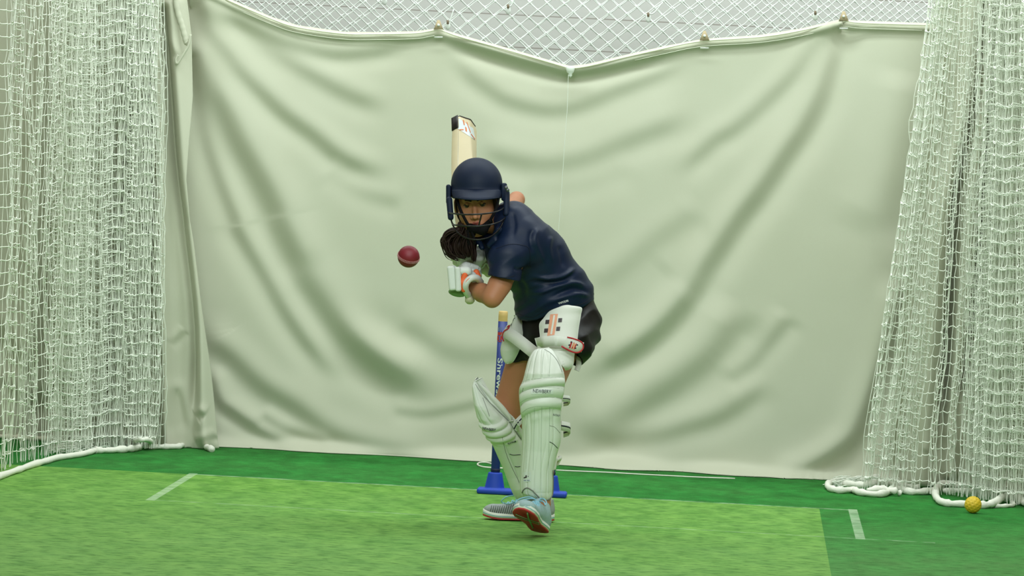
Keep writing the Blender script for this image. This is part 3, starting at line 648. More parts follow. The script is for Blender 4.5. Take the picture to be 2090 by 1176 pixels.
# base bar with rounded ends
bar = [('u', rb(s0+dx+np.array([0, 0, .011]), np.eye(3), (.178, .048, .011), .009), 0)]
for q in range(3): bar.append(('u', rc(s0+dx*q+np.array([0, 0, .015]), s0+dx*q+np.array([0, 0, .092]), .041, .026), .006)); 
bar.append(('i', plane(s0+np.array([0, 0, .085]), (0, 0, 1)), .004))
V, F = sdf(bar, s0+np.array([-.09, -.07, -.01]), s0+np.array([.31, .07, .12]), .0035); V[:, 2] = np.maximum(V[:, 2], .001)
link('base', mesh_np(V, F), m_base, ss)
stumps = []
for q in range(3):
    p = s0+dx*q
    b = link('stump', mesh_np(*lathe([(0, .08), (.0165, .08), (.0175, .085), (.0185, .3), (.0185, .685), (.0185, .685), (0, .685)], p, (0, 0, 1), 32)), m_blue, ss)
    link('wooden_top', mesh_np(*lathe([(.0184, .684), (.0184, .706), (.0180, .722), (.015, .7255), (.0, .726)], p, (0, 0, 1), 32)), m_wood, b)
    link('band', mesh_np(*lathe([(.0187, .232), (.0187, .238)], p, (0, 0, 1), 32)), m_white, b); stumps.append(b)
    link('collar', mesh_np(*lathe([(.0172, .088), (.0192, .09), (.0192, .098), (.0174, .10)], p, (0, 0, 1), 32)), mat('dark_band', (20, 30, 70), .6) if q == 0 else bpy.data.materials['dark_band'], b)
lettering('lettering', 'Shrewsbury', stumps[0], 1016.5, 791, 120, 12.5, -93, m_white, stumps[0], bold=True)
m_redp = mat('red_print', (190, 60, 60), .6); m_gry = mat('grey_print', (120, 132, 170), .6)
for nm, qd, mm in (('crest', [(1016.5, 678), (1025.5, 678), (1025, 684.5), (1016, 684.5)], m_redp), ('crest', [(1015.5, 686), (1019, 686), (1018.5, 695), (1015, 695)], m_redp), ('crest', [(1021, 686), (1024.8, 686), (1024.4, 695), (1020.7, 695)], m_redp), ('crest', [(1015, 696.2), (1024.3, 696.2), (1024.2, 698), (1014.9, 698)], m_redp), ('crest', [(1017.5, 669), (1020, 667), (1020, 676), (1017.5, 676)], m_gry), ('crest', [(1022, 669), (1024, 668), (1024, 676), (1022, 676)], m_gry)):
    decal_quad('crest', stumps[0], qd, mm, stumps[0], .0008, 4, 4)
# ============================================================ the batter
K_ = 1/562.0                              # metres per photo pixel at the batter
def q_(n): return n*K_
R_, U_, T_ = CR, CU, TOC
def bb(pts, pad): P = np.array(pts); return P.min(0)-pad, P.max(0)+pad
m_skin = mat('skin', (182, 124, 90), .5, sub=.12, spec=.4, noise=(18, .10), bump=(220, .15, .001))
m_lip = mat('lips', (160, 84, 72), .45); m_shirt = mat('navy_polyester', (7, 28, 58), .5, sheen=0, spec=.34, bump=(300, .2, .001), noise=(6, .15))
m_short = mat('black_polyester', (7, 7, 8), .5, spec=.35)
m_hair = mat('dark_brown_hair', (42, 25, 18), .62, spec=.3); m_blk = mat('black_strap', (22, 22, 24), .6)
m_pad = mat('white_pad', (226, 232, 222), .42, spec=.45, bump=(60, .12, .002)); m_padi = mat('white_fabric', (224, 228, 218), .85, bump=(300, .3, .001))
m_piping = mat('grey_piping', (120, 122, 116), .7); m_navyline = mat('navy_line', (34, 40, 56), .6)
m_redt = mat('red_trim', (186, 34, 44), .5); m_orange = mat('orange_print', (234, 168, 136), .6); m_org2 = mat('orange_panel', (240, 108, 54), .55); m_dk = mat('dark_print', (70, 62, 66), .6)
bat_root_loc = G(1075, 1075, 0)
person = thing('person', bat_root_loc, 'batter in navy shirt, black shorts, helmet and white pads crouching with raised bat', 'person')
J = dict(pel=(1148, 655, -1.45), wai=(1128, 590, -1.48), che=(1085, 520, -1.54), upp=(1048, 468, -1.55), nek=(1005, 450, -1.60),
 ls=(1064, 502, -1.650), le=(1004, 610, -1.76), lw=(960, 583, -1.60), rs=(1030, 446, -1.42), re=(1054, 408, -1.24), rw=(985, 522, -1.40),
 lh=(1152, 672, -1.50), lk=(1112, 800, -1.80), la=(1102, 1030, -1.78), rh=(1095, 675, -1.40), rk=(1036, 835, -1.36), ra=(1096, 1008, -1.22))
J = {k: W(*v) for k, v in J.items()}
# ---- shoe frames: heel bottom, heel-to-toe, up
hb = W(1107, 1091, -1.785); hb[2] = max(hb[2], .006)
ff = nrm(-.30*R_+.34*U_+.88*T_); us = nrm(U_*.92+.08*R_); us = nrm(us-ff*(us@ff)); ss_ = np.cross(ff, us)
if ss_@R_ < 0: ss_ = -ss_
hb2 = W(1131, 1065, -1.235); hb2[2] = .004
f2 = nrm(np.array([-1., -.10, 0])); u2 = np.array([0, 0, 1.]); s2 = np.cross(u2, f2)
J['la'] = hb+ff*.055+us*.095; J['ra'] = hb2+f2*.055+u2*.095
# ---- head frame
ta = math.radians(5); er = math.cos(ta)*R_+math.sin(ta)*U_; eu0 = math.cos(ta)*U_-math.sin(ta)*R_
tp = math.radians(10); ef = math.cos(tp)*T_-math.sin(tp)*eu0; eu = math.cos(tp)*eu0+math.sin(tp)*T_
ty_ = math.radians(4); ef, er = math.cos(ty_)*ef-math.sin(ty_)*er, math.cos(ty_)*er+math.sin(ty_)*ef
HC = W(972, 417, -1.62)
HX = np.array([er, eu, ef])
def hp_(x, y, z): return HC+x*er+y*eu+z*ef
head = [('u', el(hp_(0, .035, -.018), HX, (.072, .085, .088)), .0), ('u', el(hp_(0, -.018, .022), HX, (.062, .075, .062)), .03),
 ('u', el(hp_(0, -.058, .035), HX, (.045, .045, .045)), .03), ('u', el(hp_(0, -.092, .062), HX, (.021, .016, .016)), .025),
 ('u', el(hp_(.036, -.028, .052), HX, (.022, .020, .020)), .02), ('u', el(hp_(-.036, -.028, .052), HX, (.022, .020, .020)), .02),
 ('u', rc(hp_(-.036, .030, .071), hp_(.036, .030, .071), .010, .010), .016),
 ('u', rc(hp_(0, .012, .080), hp_(0, -.030, .100), .0065, .0095), .012), ('u', rc(hp_(-.011, -.034, .088), hp_(.011, -.034, .088), .0072, .0072), .008),
 ('u', rc(hp_(-.018, -.062, .074), hp_(.018, -.062, .074), .010, .010), .014),
 ('s', el(hp_(.027, .012, .090), HX, (.017, .009, .012)), .010), ('s', el(hp_(-.027, .012, .090), HX, (.017, .009, .012)), .010),
 ('u', rc(hp_(-.041, .013, .066), hp_(-.027, .0168, .0830), .0030, .0042), .003), ('u', rc(hp_(-.027, .0168, .0830), hp_(-.013, .012, .0805), .0042, .003), .003),
 ('u', rc(hp_(.041, .013, .066), hp_(.027, .0168, .0830), .0030, .0042), .003), ('u', rc(hp_(.027, .0168, .0830), hp_(.013, .012, .0805), .0042, .003), .003),
 ('u', rc(hp_(-.040, .0065, .068), hp_(-.014, .0060, .0795), .0032, .0032), .004), ('u', rc(hp_(.040, .0065, .068), hp_(.014, .0060, .0795), .0032, .0032), .004),
 ('u', rc(hp_(-.014, -.0545, .0835), hp_(-.002, -.0525, .0885), .0022, .0042), .004), ('u', rc(hp_(.014, -.0545, .0835), hp_(.002, -.0525, .0885), .0022, .0042), .004),
 ('u', rc(hp_(-.012, -.0625, .082), hp_(.012, -.0625, .082), .0042, .0042), .004),
 ('s', rc(hp_(-.019, -.0578, .090), hp_(.019, -.0578, .090), .0012, .0012), .002),
 ('s', el(hp_(-.006, -.041, .093), HX, (.0032, .003, .006)), .002), ('s', el(hp_(.006, -.041, .093), HX, (.0032, .003, .006)), .002),
 ('u', el(hp_(.074, -.005, -.005), HX, (.008, .030, .017)), .006), ('u', el(hp_(-.074, -.005, -.005), HX, (.008, .030, .017)), .006)]
body = [('u', rc(J['pel'], J['wai'], q_(64), q_(56)), 0), ('u', rc(J['wai'], J['che'], q_(56), q_(54)), .04), ('u', rc(J['che'], J['upp'], q_(54), q_(42)), .04),
 ('u', rc(J['upp'], J['nek'], q_(32), q_(25)), .03), ('u', rc(J['nek'], hp_(0, -.03, -.02), q_(25), q_(27)), .02),
 ('u', rc(J['upp'], J['ls'], q_(36), q_(28)), .03), ('u', rc(J['ls'], J['le']*.9+J['ls']*.1, q_(27), q_(19)), .02), ('u', rc(J['ls']*.25+J['le']*.75, J['le'], q_(22), q_(16.5)), .02),
 ('u', rc(J['le'], J['le']*.55+J['lw']*.45, q_(17.5), q_(18.5)), .012), ('u', rc(J['le']*.55+J['lw']*.45, J['lw'], q_(18.5), q_(13)), .012),
 ('u', rc(J['upp'], J['rs'], q_(36), q_(28)), .03), ('u', rc(J['rs'], J['re'], q_(26), q_(16)), .02), ('u', rc(J['re'], J['re']*.55+J['rw']*.45, q_(16.5), q_(17)), .012), ('u', rc(J['re']*.5+J['rw']*.5, J['rw'], q_(17), q_(13)), .012),
 ('u', rc(J['pel'], J['lh'], q_(60), q_(50)), .04), ('u', rc(J['lh'], J['lk'], q_(46), q_(31)), .03), ('u', rc(J['lk'], J['lk']*.65+J['la']*.35+q_(7)*CF, q_(31), q_(27)), .02), ('u', rc(J['lk']*.65+J['la']*.35+q_(7)*CF, J['la'], q_(30), .026), .03),
 ('u', rc(J['pel'], J['rh'], q_(60), q_(46)), .04), ('u', rc(J['rh'], J['rk'], q_(44), q_(30)), .03), ('u', rc(J['rk'], J['rk']*.65+J['ra']*.35+q_(6)*R_, q_(29), q_(28)), .02), ('u', rc(J['rk']*.65+J['ra']*.35+q_(6)*R_, J['ra'], q_(29), .026), .03)]
# ---- bat frame (needed for the hands)
BUT = W(959, 617, -1.665); TOE = W(947, 251, -1.20); BL = np.linalg.norm(TOE-BUT)
bA = (TOE-BUT)/BL; bN = nrm(np.cross(bA, np.cross(R_, bA))); bN = nrm(R_-bA*(R_@bA)); bM = np.cross(bN, bA)
if bM@CF < 0: bM = -bM
fi = math.radians(50); bw = math.cos(fi)*bN+math.sin(fi)*bM; bt_ = math.sin(fi)*bN-math.cos(fi)*bM   # width and thickness directions
HANDLE = lambda s: BUT+bA*s
# ---- hands: palm beside the handle, fingers wrapped round it
def hand(s0_, side, wrist, fr, gr, sgn=1):
    """s0_: place along the handle; side: direction from handle to palm; gr: direction the fingers leave the palm"""
    ops = []; c = HANDLE(s0_); side = nrm(side-bA*(side@bA)); fwd = nrm(np.cross(bA, side))*sgn; palm = c+side*.030
    ops.append(('u', rb(palm+fwd*.004, np.array([fwd, bA, side]), (.036, .038, .015), .012), 0)); ops.append(('u', rc(palm-fwd*.02, wrist, .022, .021), .02))
    fg = []
    for i, (o, l, r) in enumerate(((-.030, .86, .0090), (-.011, .98, .0095), (.009, 1.0, .0098), (.029, .93, .0095))):
        b = c+bA*o*sgn; p = [b+side*.032+fwd*.028]
        for a_, rr in ((62, .038), (115, .033), (170, .029), (222, .027)):
            a_ = math.radians(90-a_*l-0); p.append(b+rr*(side*math.sin(a_)+fwd*math.cos(a_)))
        fg.append((p, r))
    th = [palm-fwd*.026-bA*.02*sgn+side*0, c+side*.012-fwd*.034-bA*.006*sgn, c-side*.010-fwd*.031+bA*.014*sgn, c-side*.026-fwd*.014+bA*.024*sgn]
    return ops, fg, th, palm, side, fwd
HL = .100; HR = .207
hL = hand(HL, -.75*R_+.66*T_, J['lw'], 0, 0, 1); hR = hand(HR, .80*R_+.1*T_-.45*U_, J['rw'], 0, 0, -1)
for h_ in (hL, hR):
    for o in h_[0]: body.append((o[0], o[1], .01))
    for p, r in h_[1]:
        for a, b in zip(p[:-1], p[1:]): body.append(('u', rc(a, b, r, r*.95), .0035))
    for a, b in zip(h_[2][:-1], h_[2][1:]): body.append(('u', rc(a, b, .0115, .0105), .005))
# feet inside the shoes
FT = [(J['la'], hb+ff*.16+us*.042), (J['ra'], hb2+f2*.16+u2*.042)]
for a, b in FT: body.append(('u', rc(a, b, .026, .018), .01))
HEADN = len(head)
allb = body+[(t, f, k if i else .02) for i, (t, f, k) in enumerate(head)]
ptsB = [W(900, 330, -1.5), W(1240, 330, -1.2), W(960, 1095, -2.0), W(1230, 1095, -1.1)]
lo, hi = bb(ptsB, .03); lo[1] = -2.05; hi[1] = -1.10; lo[2] = 0
V, F = sdf(allb, lo, hi, .0035)
bo = link('body', mesh_np(V, F), [m_skin, m_lip], person)
cen = V[F].mean(1)-HC; lx, ly, lz = cen@er, cen@eu, cen@ef
lipm = (np.abs(lx) < .0165*(1-.0)) & (ly < -.0505+.0*lx) & (ly > -.0668+.0*np.abs(lx)) & (lz > .078) & (np.abs(lx) < .0175-np.abs(ly+.0582)*1.0)
mi = np.zeros(len(bo.data.polygons), np.int32); mi[:len(lipm)][lipm[:len(mi)]] = 1; bo.data.polygons.foreach_set('material_index', mi)
# finer face surface: a second pass of the same form at the eyes
m_eye = mat('eye_white', (110, 98, 88), .5); m_iris = mat('dark_iris', (34, 22, 16), .15)
for s in (-1, 1):
    c = hp_(s*.027, .0112, .0716); V, F = sdf([('u', el(c, HX, (.0118, .0118, .0118)), 0)], c-.014, c+.014, .0014); e = link('eye', mesh_np(V, F), m_eye, person)
    d = nrm(ef*.97+eu*-.08); V, F = lathe([(0, .0124), (.003, .0122), (.0068, .0104), (.0072, .0094)], c, d, 20); link('iris', mesh_np(V, F), m_iris, e)
    br = spline([hp_(s*.010, .0255, .0850), hp_(s*.024, .0290, .0840), hp_(s*.038, .0285, .0765), hp_(s*.045, .023, .066)], 5)
    link('eyebrow', mesh_np(*tubes(br, np.linspace(.0032, .0016, len(br)), 6)), m_hair, person)
    lash = spline([hp_(s*.015, .0120, .0822), hp_(s*.027, .0148, .0858), hp_(s*.040, .0115, .0745)], 4); link('eyelash', mesh_np(*tubes(lash, .0013, 6)), m_hair, person)

# ---- shirt
cutpl = plane(W(1025, 568, -1.74), nrm(-.98*U_-.19*R_))
sh = [('u', rc(W(1131, 604, -1.48), W(1092, 528, -1.54), q_(77), q_(66)), 0), ('u', rc(W(1092, 528, -1.54), W(1050, 466, -1.55), q_(66), q_(50)), .03),
 ('u', rc(W(1150, 596, -1.47), W(1160, 612, -1.47), q_(52), q_(52)), .02), ('u', rc(W(1102, 570, -1.50), W(1112, 632, -1.47), q_(56), q_(62)), .02),
 ('u', rc(W(1016, 482, -1.58), W(1048, 545, -1.52), q_(37), q_(46)), .02), ('u', rc(W(1046, 452, -1.42), W(1030, 470, -1.45), q_(34), q_(36)), .03),
 ('u', lambda P: np.maximum(sm(rc(W(1060, 492, -1.66), W(1036, 528, -1.715), q_(40), q_(38))(P), rc(W(1036, 528, -1.715), W(1024, 592, -1.75), q_(38), q_(30))(P), .02), cutpl(P)), .045),
 ('u', rc(J['rs'], J['rs']*.7+J['re']*.3, q_(29), q_(25)), .02),
 ('u', rc(W(1046, 440, -1.57), W(1015, 452, -1.60), q_(26), q_(25)), .02), ('u', rc(W(1050, 458, -1.62), W(1072, 492, -1.62), q_(42), q_(52)), .05)]
# hem and cuffs
ud = nrm(W(1131, 604, -1.48)-W(1092, 528, -1.54))
cuffd = nrm(J['le']-J['ls'])
def hemcut(P):
    q = P-W(1130, 642, -1.48); x = q@R_; z = q@U_; y = q@CF
    return -(z+(np.interp(1130+x/K_, [1030, 1052, 1075, 1095, 1120, 1150, 1185, 1215], [640, 644, 653, 652, 642, 631, 627, 611])-642)*K_)
isarm = rc(J['ls'], W(1000, 640, -1.80), q_(55), q_(60))
sh.append(('i', hemcut, .003))
sh.append(('s', rc(W(1027, 563, -1.72), J['le'], q_(23), q_(22)), .002))
sh.append(('s', rc(W(992, 462, -1.64), W(1005, 452, -1.60), q_(22), q_(19)), .004))
CRS = [(([(1174, 546), (1150, 562), (1120, 568), (1080, 564)]), .0075, 4.5), (([(1172, 557), (1150, 573), (1115, 578), (1070, 574)]), -.005, 4.5), ([(1200, 588), (1172, 578), (1140, 583), (1105, 596), (1075, 600)], .0060, 4.5), ([(1203, 600), (1176, 590), (1148, 596), (1115, 612)], -.0055, 4.5),
 ([(1208, 606), (1180, 600), (1150, 606), (1110, 622)], .0045, 5), ([(1098, 462), (1092, 488), (1102, 520), (1110, 545)], .0040, 5), ([(1088, 466), (1082, 492), (1090, 520)], -.0045, 5), ([(1125, 480), (1120, 505), (1126, 540)], .0035, 5), ([(1010, 500), (1000, 520), (1000, 545)], .0035, 5), ([(1060, 570), (1070, 590), (1062, 615)], -.0045, 6), ([(1048, 548), (1062, 552), (1085, 548)], -.0050, 4), ([(1045, 430), (1050, 460), (1044, 490)], -.0035, 5), ([(1140, 500), (1146, 525), (1150, 550)], -.003, 5)]
def creases(P):
    q = P-CAM; dp = q@CF; ix = 1045+(q@R_)/dp*FPX; iy = 588-(q@U_)/dp*FPX; o = np.zeros(len(P))
    for pts, a, w in CRS:
        s = spline(pts, 3); m = (ix > s[:, 0].min()-4*w) & (ix < s[:, 0].max()+4*w) & (iy > s[:, 1].min()-4*w) & (iy < s[:, 1].max()+4*w); X = np.stack([ix[m], iy[m]], 1)
        if not len(X): continue
        d = np.full(len(X), 99.); tt = np.zeros(len(X))
        for i in range(len(s)-1):
            e = s[i+1]-s[i]; t = np.clip(((X-s[i])@e)/(e@e), 0, 1); dd = np.linalg.norm(X-s[i]-t[:, None]*e, axis=1); b = dd < d; d[b] = dd[b]; tt[b] = (i+t[b])/(len(s)-1)
        o[m] += 1.5*a*np.exp(-(d/w)**2)*smoother(tt/.2)*smoother((1-tt)/.3)
    return o*smoother((-1.44-P[:, 1])/.05)
calm = lambda P: smoother((np.linalg.norm(P-W(1026, 572, -1.74), axis=1)-.025)/.07)*.9+.1
def folds(P, seed=1):
    x = (P-J['che'])@R_; z = (P-J['che'])@U_; y = (P-J['che'])@CF
    # drag lines running from the armpit to the hip and soft rolls at the waist
    a = np.stack([x*4+z*3, y*6, (z*14+x*9)], 1); b = np.stack([x*6, y*5, z*24-x*14], 1)
    low = smoother((-z+.02)/.10)
    r1 = 1-2*np.abs(vnoise(b*.9, 1, seed+9)); return calm(P)*(.0065*vnoise(a, 1, seed)*(.55+.8*low)+.0055*vnoise(b, 1, seed+5)*(.25+low)+.0030*r1*(.3+.8*low)+.0008*vnoise(P, 30, 3)+creases(P))
lo, hi = bb([W(960, 400, -1.9), W(1225, 665, -1.2)], .03); lo[1] = -1.9; hi[1] = -1.24
V, F = sdf(sh, lo, hi, .004, folds); shirt = link('shirt', mesh_np(V, F), m_shirt, person)
# collar, placket
cl = [('u', rc(W(1031, 424, -1.60), W(1018, 470, -1.70), q_(7), q_(6)), 0), ('u', rc(W(1018, 470, -1.70), W(1000, 500, -1.69), q_(7), q_(5)), .01), ('u', rc(W(1000, 500, -1.69), W(1012, 492, -1.70), q_(5), q_(6)), .012), ('u', rc(W(968, 478, -1.62), W(984, 506, -1.66), q_(8), q_(5)), .01)]
lo, hi = bb([W(950, 410, -1.75), W(1050, 515, -1.55)], .01); lo[1] = -1.76; hi[1] = -1.55
V, F = sdf(cl, lo, hi, .003); link('collar', mesh_np(V, F), m_shirt, shirt)
for x, y in ((967, 496), (974, 501)):
    link('button', mesh_np(*lathe([(0, .002), (.0028, .0015), (.003, 0), (.0, -.001)], W(x+1, y, -1.70), T_, 12)), m_white, shirt)
lettering('lettering', 'VAPODRI', shirt, 1149.5, 616.5, 21, 4.4, 16, m_white, shirt, bold=True)
m_seam2 = mat('navy_seam', (8, 16, 34), .7)
def seamline(o, pts, r, m, parent, lift=.0006, name='seam'):
    q = spline(pts, 5); P = np.array([drape(o, a, b, lift) for a, b in q]); return link(name, mesh_np(*tubes(P, r, 5)), m, parent)
seamline(shirt, [(1001, 560), (1015, 566), (1032, 567), (1050, 563)], .0011, m_seam2, shirt)
seamline(shirt, [(1055, 640), (1085, 648), (1115, 634), (1150, 627), (1185, 621), (1208, 608)], .0009, m_seam2, shirt)
seamline(shirt, [(1012, 508), (1040, 499), (1068, 501), (1080, 510), (1082, 545)], .0008, m_seam2, shirt)

# ---- shorts
so = [('u', rc(W(1152, 650, -1.45), W(1150, 610, -1.46), q_(70), q_(62)), 0), ('u', rc(W(1166, 672, -1.48), W(1162, 708, -1.60), q_(60), q_(47)), .03), ('u', rc(W(1178, 690, -1.47), W(1180, 716, -1.50), q_(38), q_(26)), .03),
 ('u', rc(W(1106, 665, -1.42), W(1082, 735, -1.39), q_(56), q_(48)), .03), ('u', rc(W(1128, 665, -1.50), W(1112, 712, -1.50), q_(44), q_(40)), .03)]
def shcut(P):
    q = P-W(1130, 735, -1.45); x = q@R_; z = q@U_; return -(z+.42*np.maximum(x-.03, 0)-.0*x+.004-.25*np.maximum(x-.10, 0))
so.append(('i', lambda P: -((P-W(1080, 736, -1.4))@nrm(U_+.06*R_)), .003)) if False else so.append(('i', shcut, .003))
so.append(('s', rc(W(1112, 800, -1.80), W(1146, 748, -1.66), q_(36), q_(43)), .002)); so.append(('s', rc(J['rk'], W(1072, 746, -1.38), q_(34), q_(38)), .002))
def sfold(P):
    x = (P-J['pel'])@R_; z = (P-J['pel'])@U_; y = (P-J['pel'])@CF
    rr = 1-2*np.abs(vnoise(np.stack([x*16+z*8, y*6, z*16-x*9], 1), 1, 12)); return .0070*vnoise(np.stack([x*9+z*9, y*5, z*19-x*16], 1), 1, 9)+.0050*rr*smoother((x-.0)/.05)+.003*vnoise(np.stack([x*14, y*9, z*34+x*22], 1), 1, 10)
lo, hi = bb([W(1025, 600, -1.75), W(1240, 770, -1.25)], .03); lo[1] = -1.74; hi[1] = -1.24
V, F = sdf(so, lo, hi, .004, sfold); shorts = link('shorts', mesh_np(V, F), m_short, person)

# ---- leg pads
def g_(u, c, w): return np.exp(-((u-c)/w)**2)
def pad_relief(roll0, roll1, canes_top, canes_bot, nroll=3, bow=.04, tilt=0):
    def f(u, v):
        vv = v+bow*(u*u-.4)+tilt*u
        top = smoother((roll0-vv)/.012+.5); bot = smoother((vv-roll1)/.012+.5); mid = (1-top)*(1-bot)
        h = np.zeros_like(u)
        for cs, m in ((canes_top, top), (canes_bot, bot)):
            e = np.array(cs); ridge = np.zeros_like(u)
            for a, b in zip(e[:-1], e[1:]):
                t = np.clip((u-a)/(b-a), 0, 1); ridge = np.maximum(ridge, np.where((u >= a) & (u <= b), np.sqrt(np.clip(1-(2*t-1)**4, 0, 1)), 0))
            h += m*.0045*ridge
        tt = (vv-roll0)/(roll1-roll0)*nroll; fr2 = tt-np.floor(tt); h += mid*(.003+.0110*np.clip(1-(2*fr2-1)**2, 0, 1)**.75)
        # the first finger-wide puckers right above and below the rolls
        h += .0025*g_(vv, roll1+.035, .018)*np.abs(np.sin(u*7))*bot+.0025*g_(vv, roll0-.05, .025)*np.abs(np.sin(u*7))*top
        return h*smoother((1.0-np.abs(u))/.32)*smoother(v/.05)
    return f
rowsF = [(1098, 711, 1120, 709), (1088, 718, 1130, 717), (1079, 733, 1141, 733), (1072, 758, 1150, 758), (1067, 777, 1153, 773), (1060, 793, 1153, 789), (1059.5, 812, 1149, 812), (1062, 836, 1146, 832), (1065, 860, 1145, 860), (1065, 898, 1145, 898), (1064, 932, 1136, 932), (1062, 962, 1130, 962), (1061, 990, 1129, 990), (1062, 1004, 1128, 1006), (1074, 1010, 1125, 1017), (1092, 1016, 1117, 1022), (1102, 1020, 1110, 1024)]
vF = [0, .2, .255, .42, 1]
V, F = rows_loft(rowsF, [-1.86, -1.90, -1.88, -1.83, -1.80, -1.80], lambda v: .055*float(.35+.65*smoother(v/.25))*float(.35+.65*smoother((1-v)/.22)), .022, T_-.05*U_, 97, 340,
 pad_relief(.245, .455, (-.98, -.72, -.45, -.16, .16, .95), (-.98, -.70, -.42, -.12, .18, .46, .97), 3, -.045, .022), wrap=1.3)
fpad = link('leg_pad', mesh_np(V, F), m_pad, person); fpad['label'] = 'white pad on the front leg'
rowsB = [(965.5, 780, 971, 776), (967, 797, 982, 796), (969.5, 820, 999, 822), (974.5, 844, 1020, 843), (981, 862, 1036, 858), (990, 880, 1048, 876), (999, 894, 1058, 890), (1006, 908, 1066, 902), (1016, 930, 1074, 924), (1027, 955, 1083, 947), (1038, 983, 1090, 976), (1048, 1007, 1094, 1000), (1056, 1019, 1088, 1014)]
bdir = nrm(T_-.32*R_-.30*U_)
V, F = rows_loft(rowsB, [-1.47, -1.46, -1.43, -1.38, -1.32, -1.28], lambda v: .040*min(1, .3+v*4)*min(1, .5+(1-v)*4), .024, bdir, 81, 300,
 pad_relief(.315, .50, (-.98, -.45, .05, .95), (-.98, .05, .92), 3, .05), back=.024*R_*1.0+.030*CF+.008*U_, wrap=1.2)
bpad = link('leg_pad', mesh_np(V, F), m_pad, person); bpad['label'] = 'white pad on the back leg, splayed at the top'
# side wing of the back pad: the padded edge that flares out behind the knee
rw = [(968, 776, 974, 778), (976, 788, 984, 786), (988, 802, 998, 798), (1004, 820, 1014, 814), (1022, 840, 1031, 832), (1036, 855, 1043, 850), (1041, 863, 1044, 861)]
V, F = rows_loft(rw, [-1.46, -1.45, -1.43], .012, .016, T_+.2*U_, 15, 50, None, wrap=1.2); link('pad_wing', mesh_np(V, F), m_padi, bpad)
for p in ([(970, 784), (978, 797), (990, 812), (1006, 828), (1022, 845), (1027, 850)], [(1027, 850), (1040, 862), (1050, 878), (1064, 898)], [(985, 812), (992, 830), (999, 850)]): seamline(bpad, p, .0008, m_piping, bpad)
seamline(bpad, [(1025, 893), (1032, 922), (1042, 948), (1060, 985)], .0008, m_piping, bpad); seamline(bpad, [(1040, 927), (1048, 929), (1062, 928)], .0012, m_navyline, bpad); seamline(bpad, [(1051, 952), (1056, 953), (1062, 952)], .0012, m_navyline, bpad)
lettering('lettering', 'NEWBERY', bpad, 998.5, 876.5, 27, 5, -8, m_navyline, bpad, bold=True, arc=1.2)
lettering('lettering', 'PLATINUM', bpad, 1044.5, 903.5, 17, 3.6, 18, m_navyline, bpad, bold=True)
# front pad marks
decal_quad('badge', fpad, [(1084, 794), (1129, 794.5), (1129, 805), (1084, 804.5)], mat('badge_white', (226, 233, 228), .35), fpad, .0010, 14, 5)
lettering('lettering', 'NEWBERY', fpad, 1106.5, 798.8, 36, 6.6, -2.5, m_navyline, fpad, .0022)
lettering('lettering', 'PLATINUM', fpad, 1135.5, 847.5, 13, 4, -10, m_navyline, fpad)
decal_quad('badge', fpad, [(1068, 964), (1083, 963), (1084, 983), (1068, 985)], bpy.data.materials['badge_white'], fpad, .0010, 6, 6)
decal_quad('emblem', fpad, [(1069.5, 974.5), (1079, 971.0), (1079, 973), (1069.5, 977)], m_dk, fpad, .002, 5, 3); decal_quad('emblem', fpad, [(1073, 970.5), (1075.5, 970), (1075.5, 975), (1073, 976)], m_dk, fpad, .002, 3, 3)
for i in range(5): decal_quad('emblem', fpad, [(1070+i*2.4, 979.5), (1071.4+i*2.4, 979.4), (1071.4+i*2.4, 981.6), (1070+i*2.4, 981.8)], m_gry, fpad, .002, 2, 2)
seamline(fpad, [(1121.5, 902), (1129, 906), (1138, 915)], .0011, m_navyline, fpad); seamline(fpad, [(1122, 869), (1132, 872), (1143, 884)], .0006, m_piping, fpad)
for p in ([(1111, 713), (1125, 722), (1138, 738), (1147, 760)], [(1068, 792), (1066, 800)]): seamline(fpad, p, .0007, m_piping, fpad)
for p in ([(1066, 1006), (1069, 1000), (1076, 996), (1086, 1001), (1095, 1010), (1103, 1019)], [(1128, 960), (1128.5, 985), (1127, 1010), (1118, 1020), (1104, 1022)]):
    q = spline(p, 5); link('piping', mesh_np(*tubes(np.array([drape(fpad, a, b, .001) for a, b in q]), .0022, 6)), m_piping, fpad)
m_groove = mat('pad_seam', (168, 182, 164), .7)
for p in ([(1064, 781), (1080, 775), (1110, 772), (1150, 771)], [(1062, 803), (1078, 795), (1106, 791), (1148, 793)], [(1062, 822), (1078, 813), (1106, 810), (1146, 813)], [(1066, 842), (1080, 833), (1104, 829), (1143, 833)],
          [(1089, 724), (1081, 748), (1076, 772)], [(1098, 717), (1091, 745), (1089, 771)], [(1111, 714), (1107, 745), (1106, 770)], [(1124, 722), (1122, 748), (1121, 770)],
          [(1077, 838), (1075, 880), (1074, 925), (1074, 957)], [(1091, 833), (1090, 880), (1089, 925), (1088, 960)], [(1106, 831), (1105, 880), (1104, 940), (1104, 1000)], [(1122, 831), (1121, 880), (1120, 940), (1119, 1008)]): seamline(fpad, p, .00055, m_groove, fpad, lift=.0002)
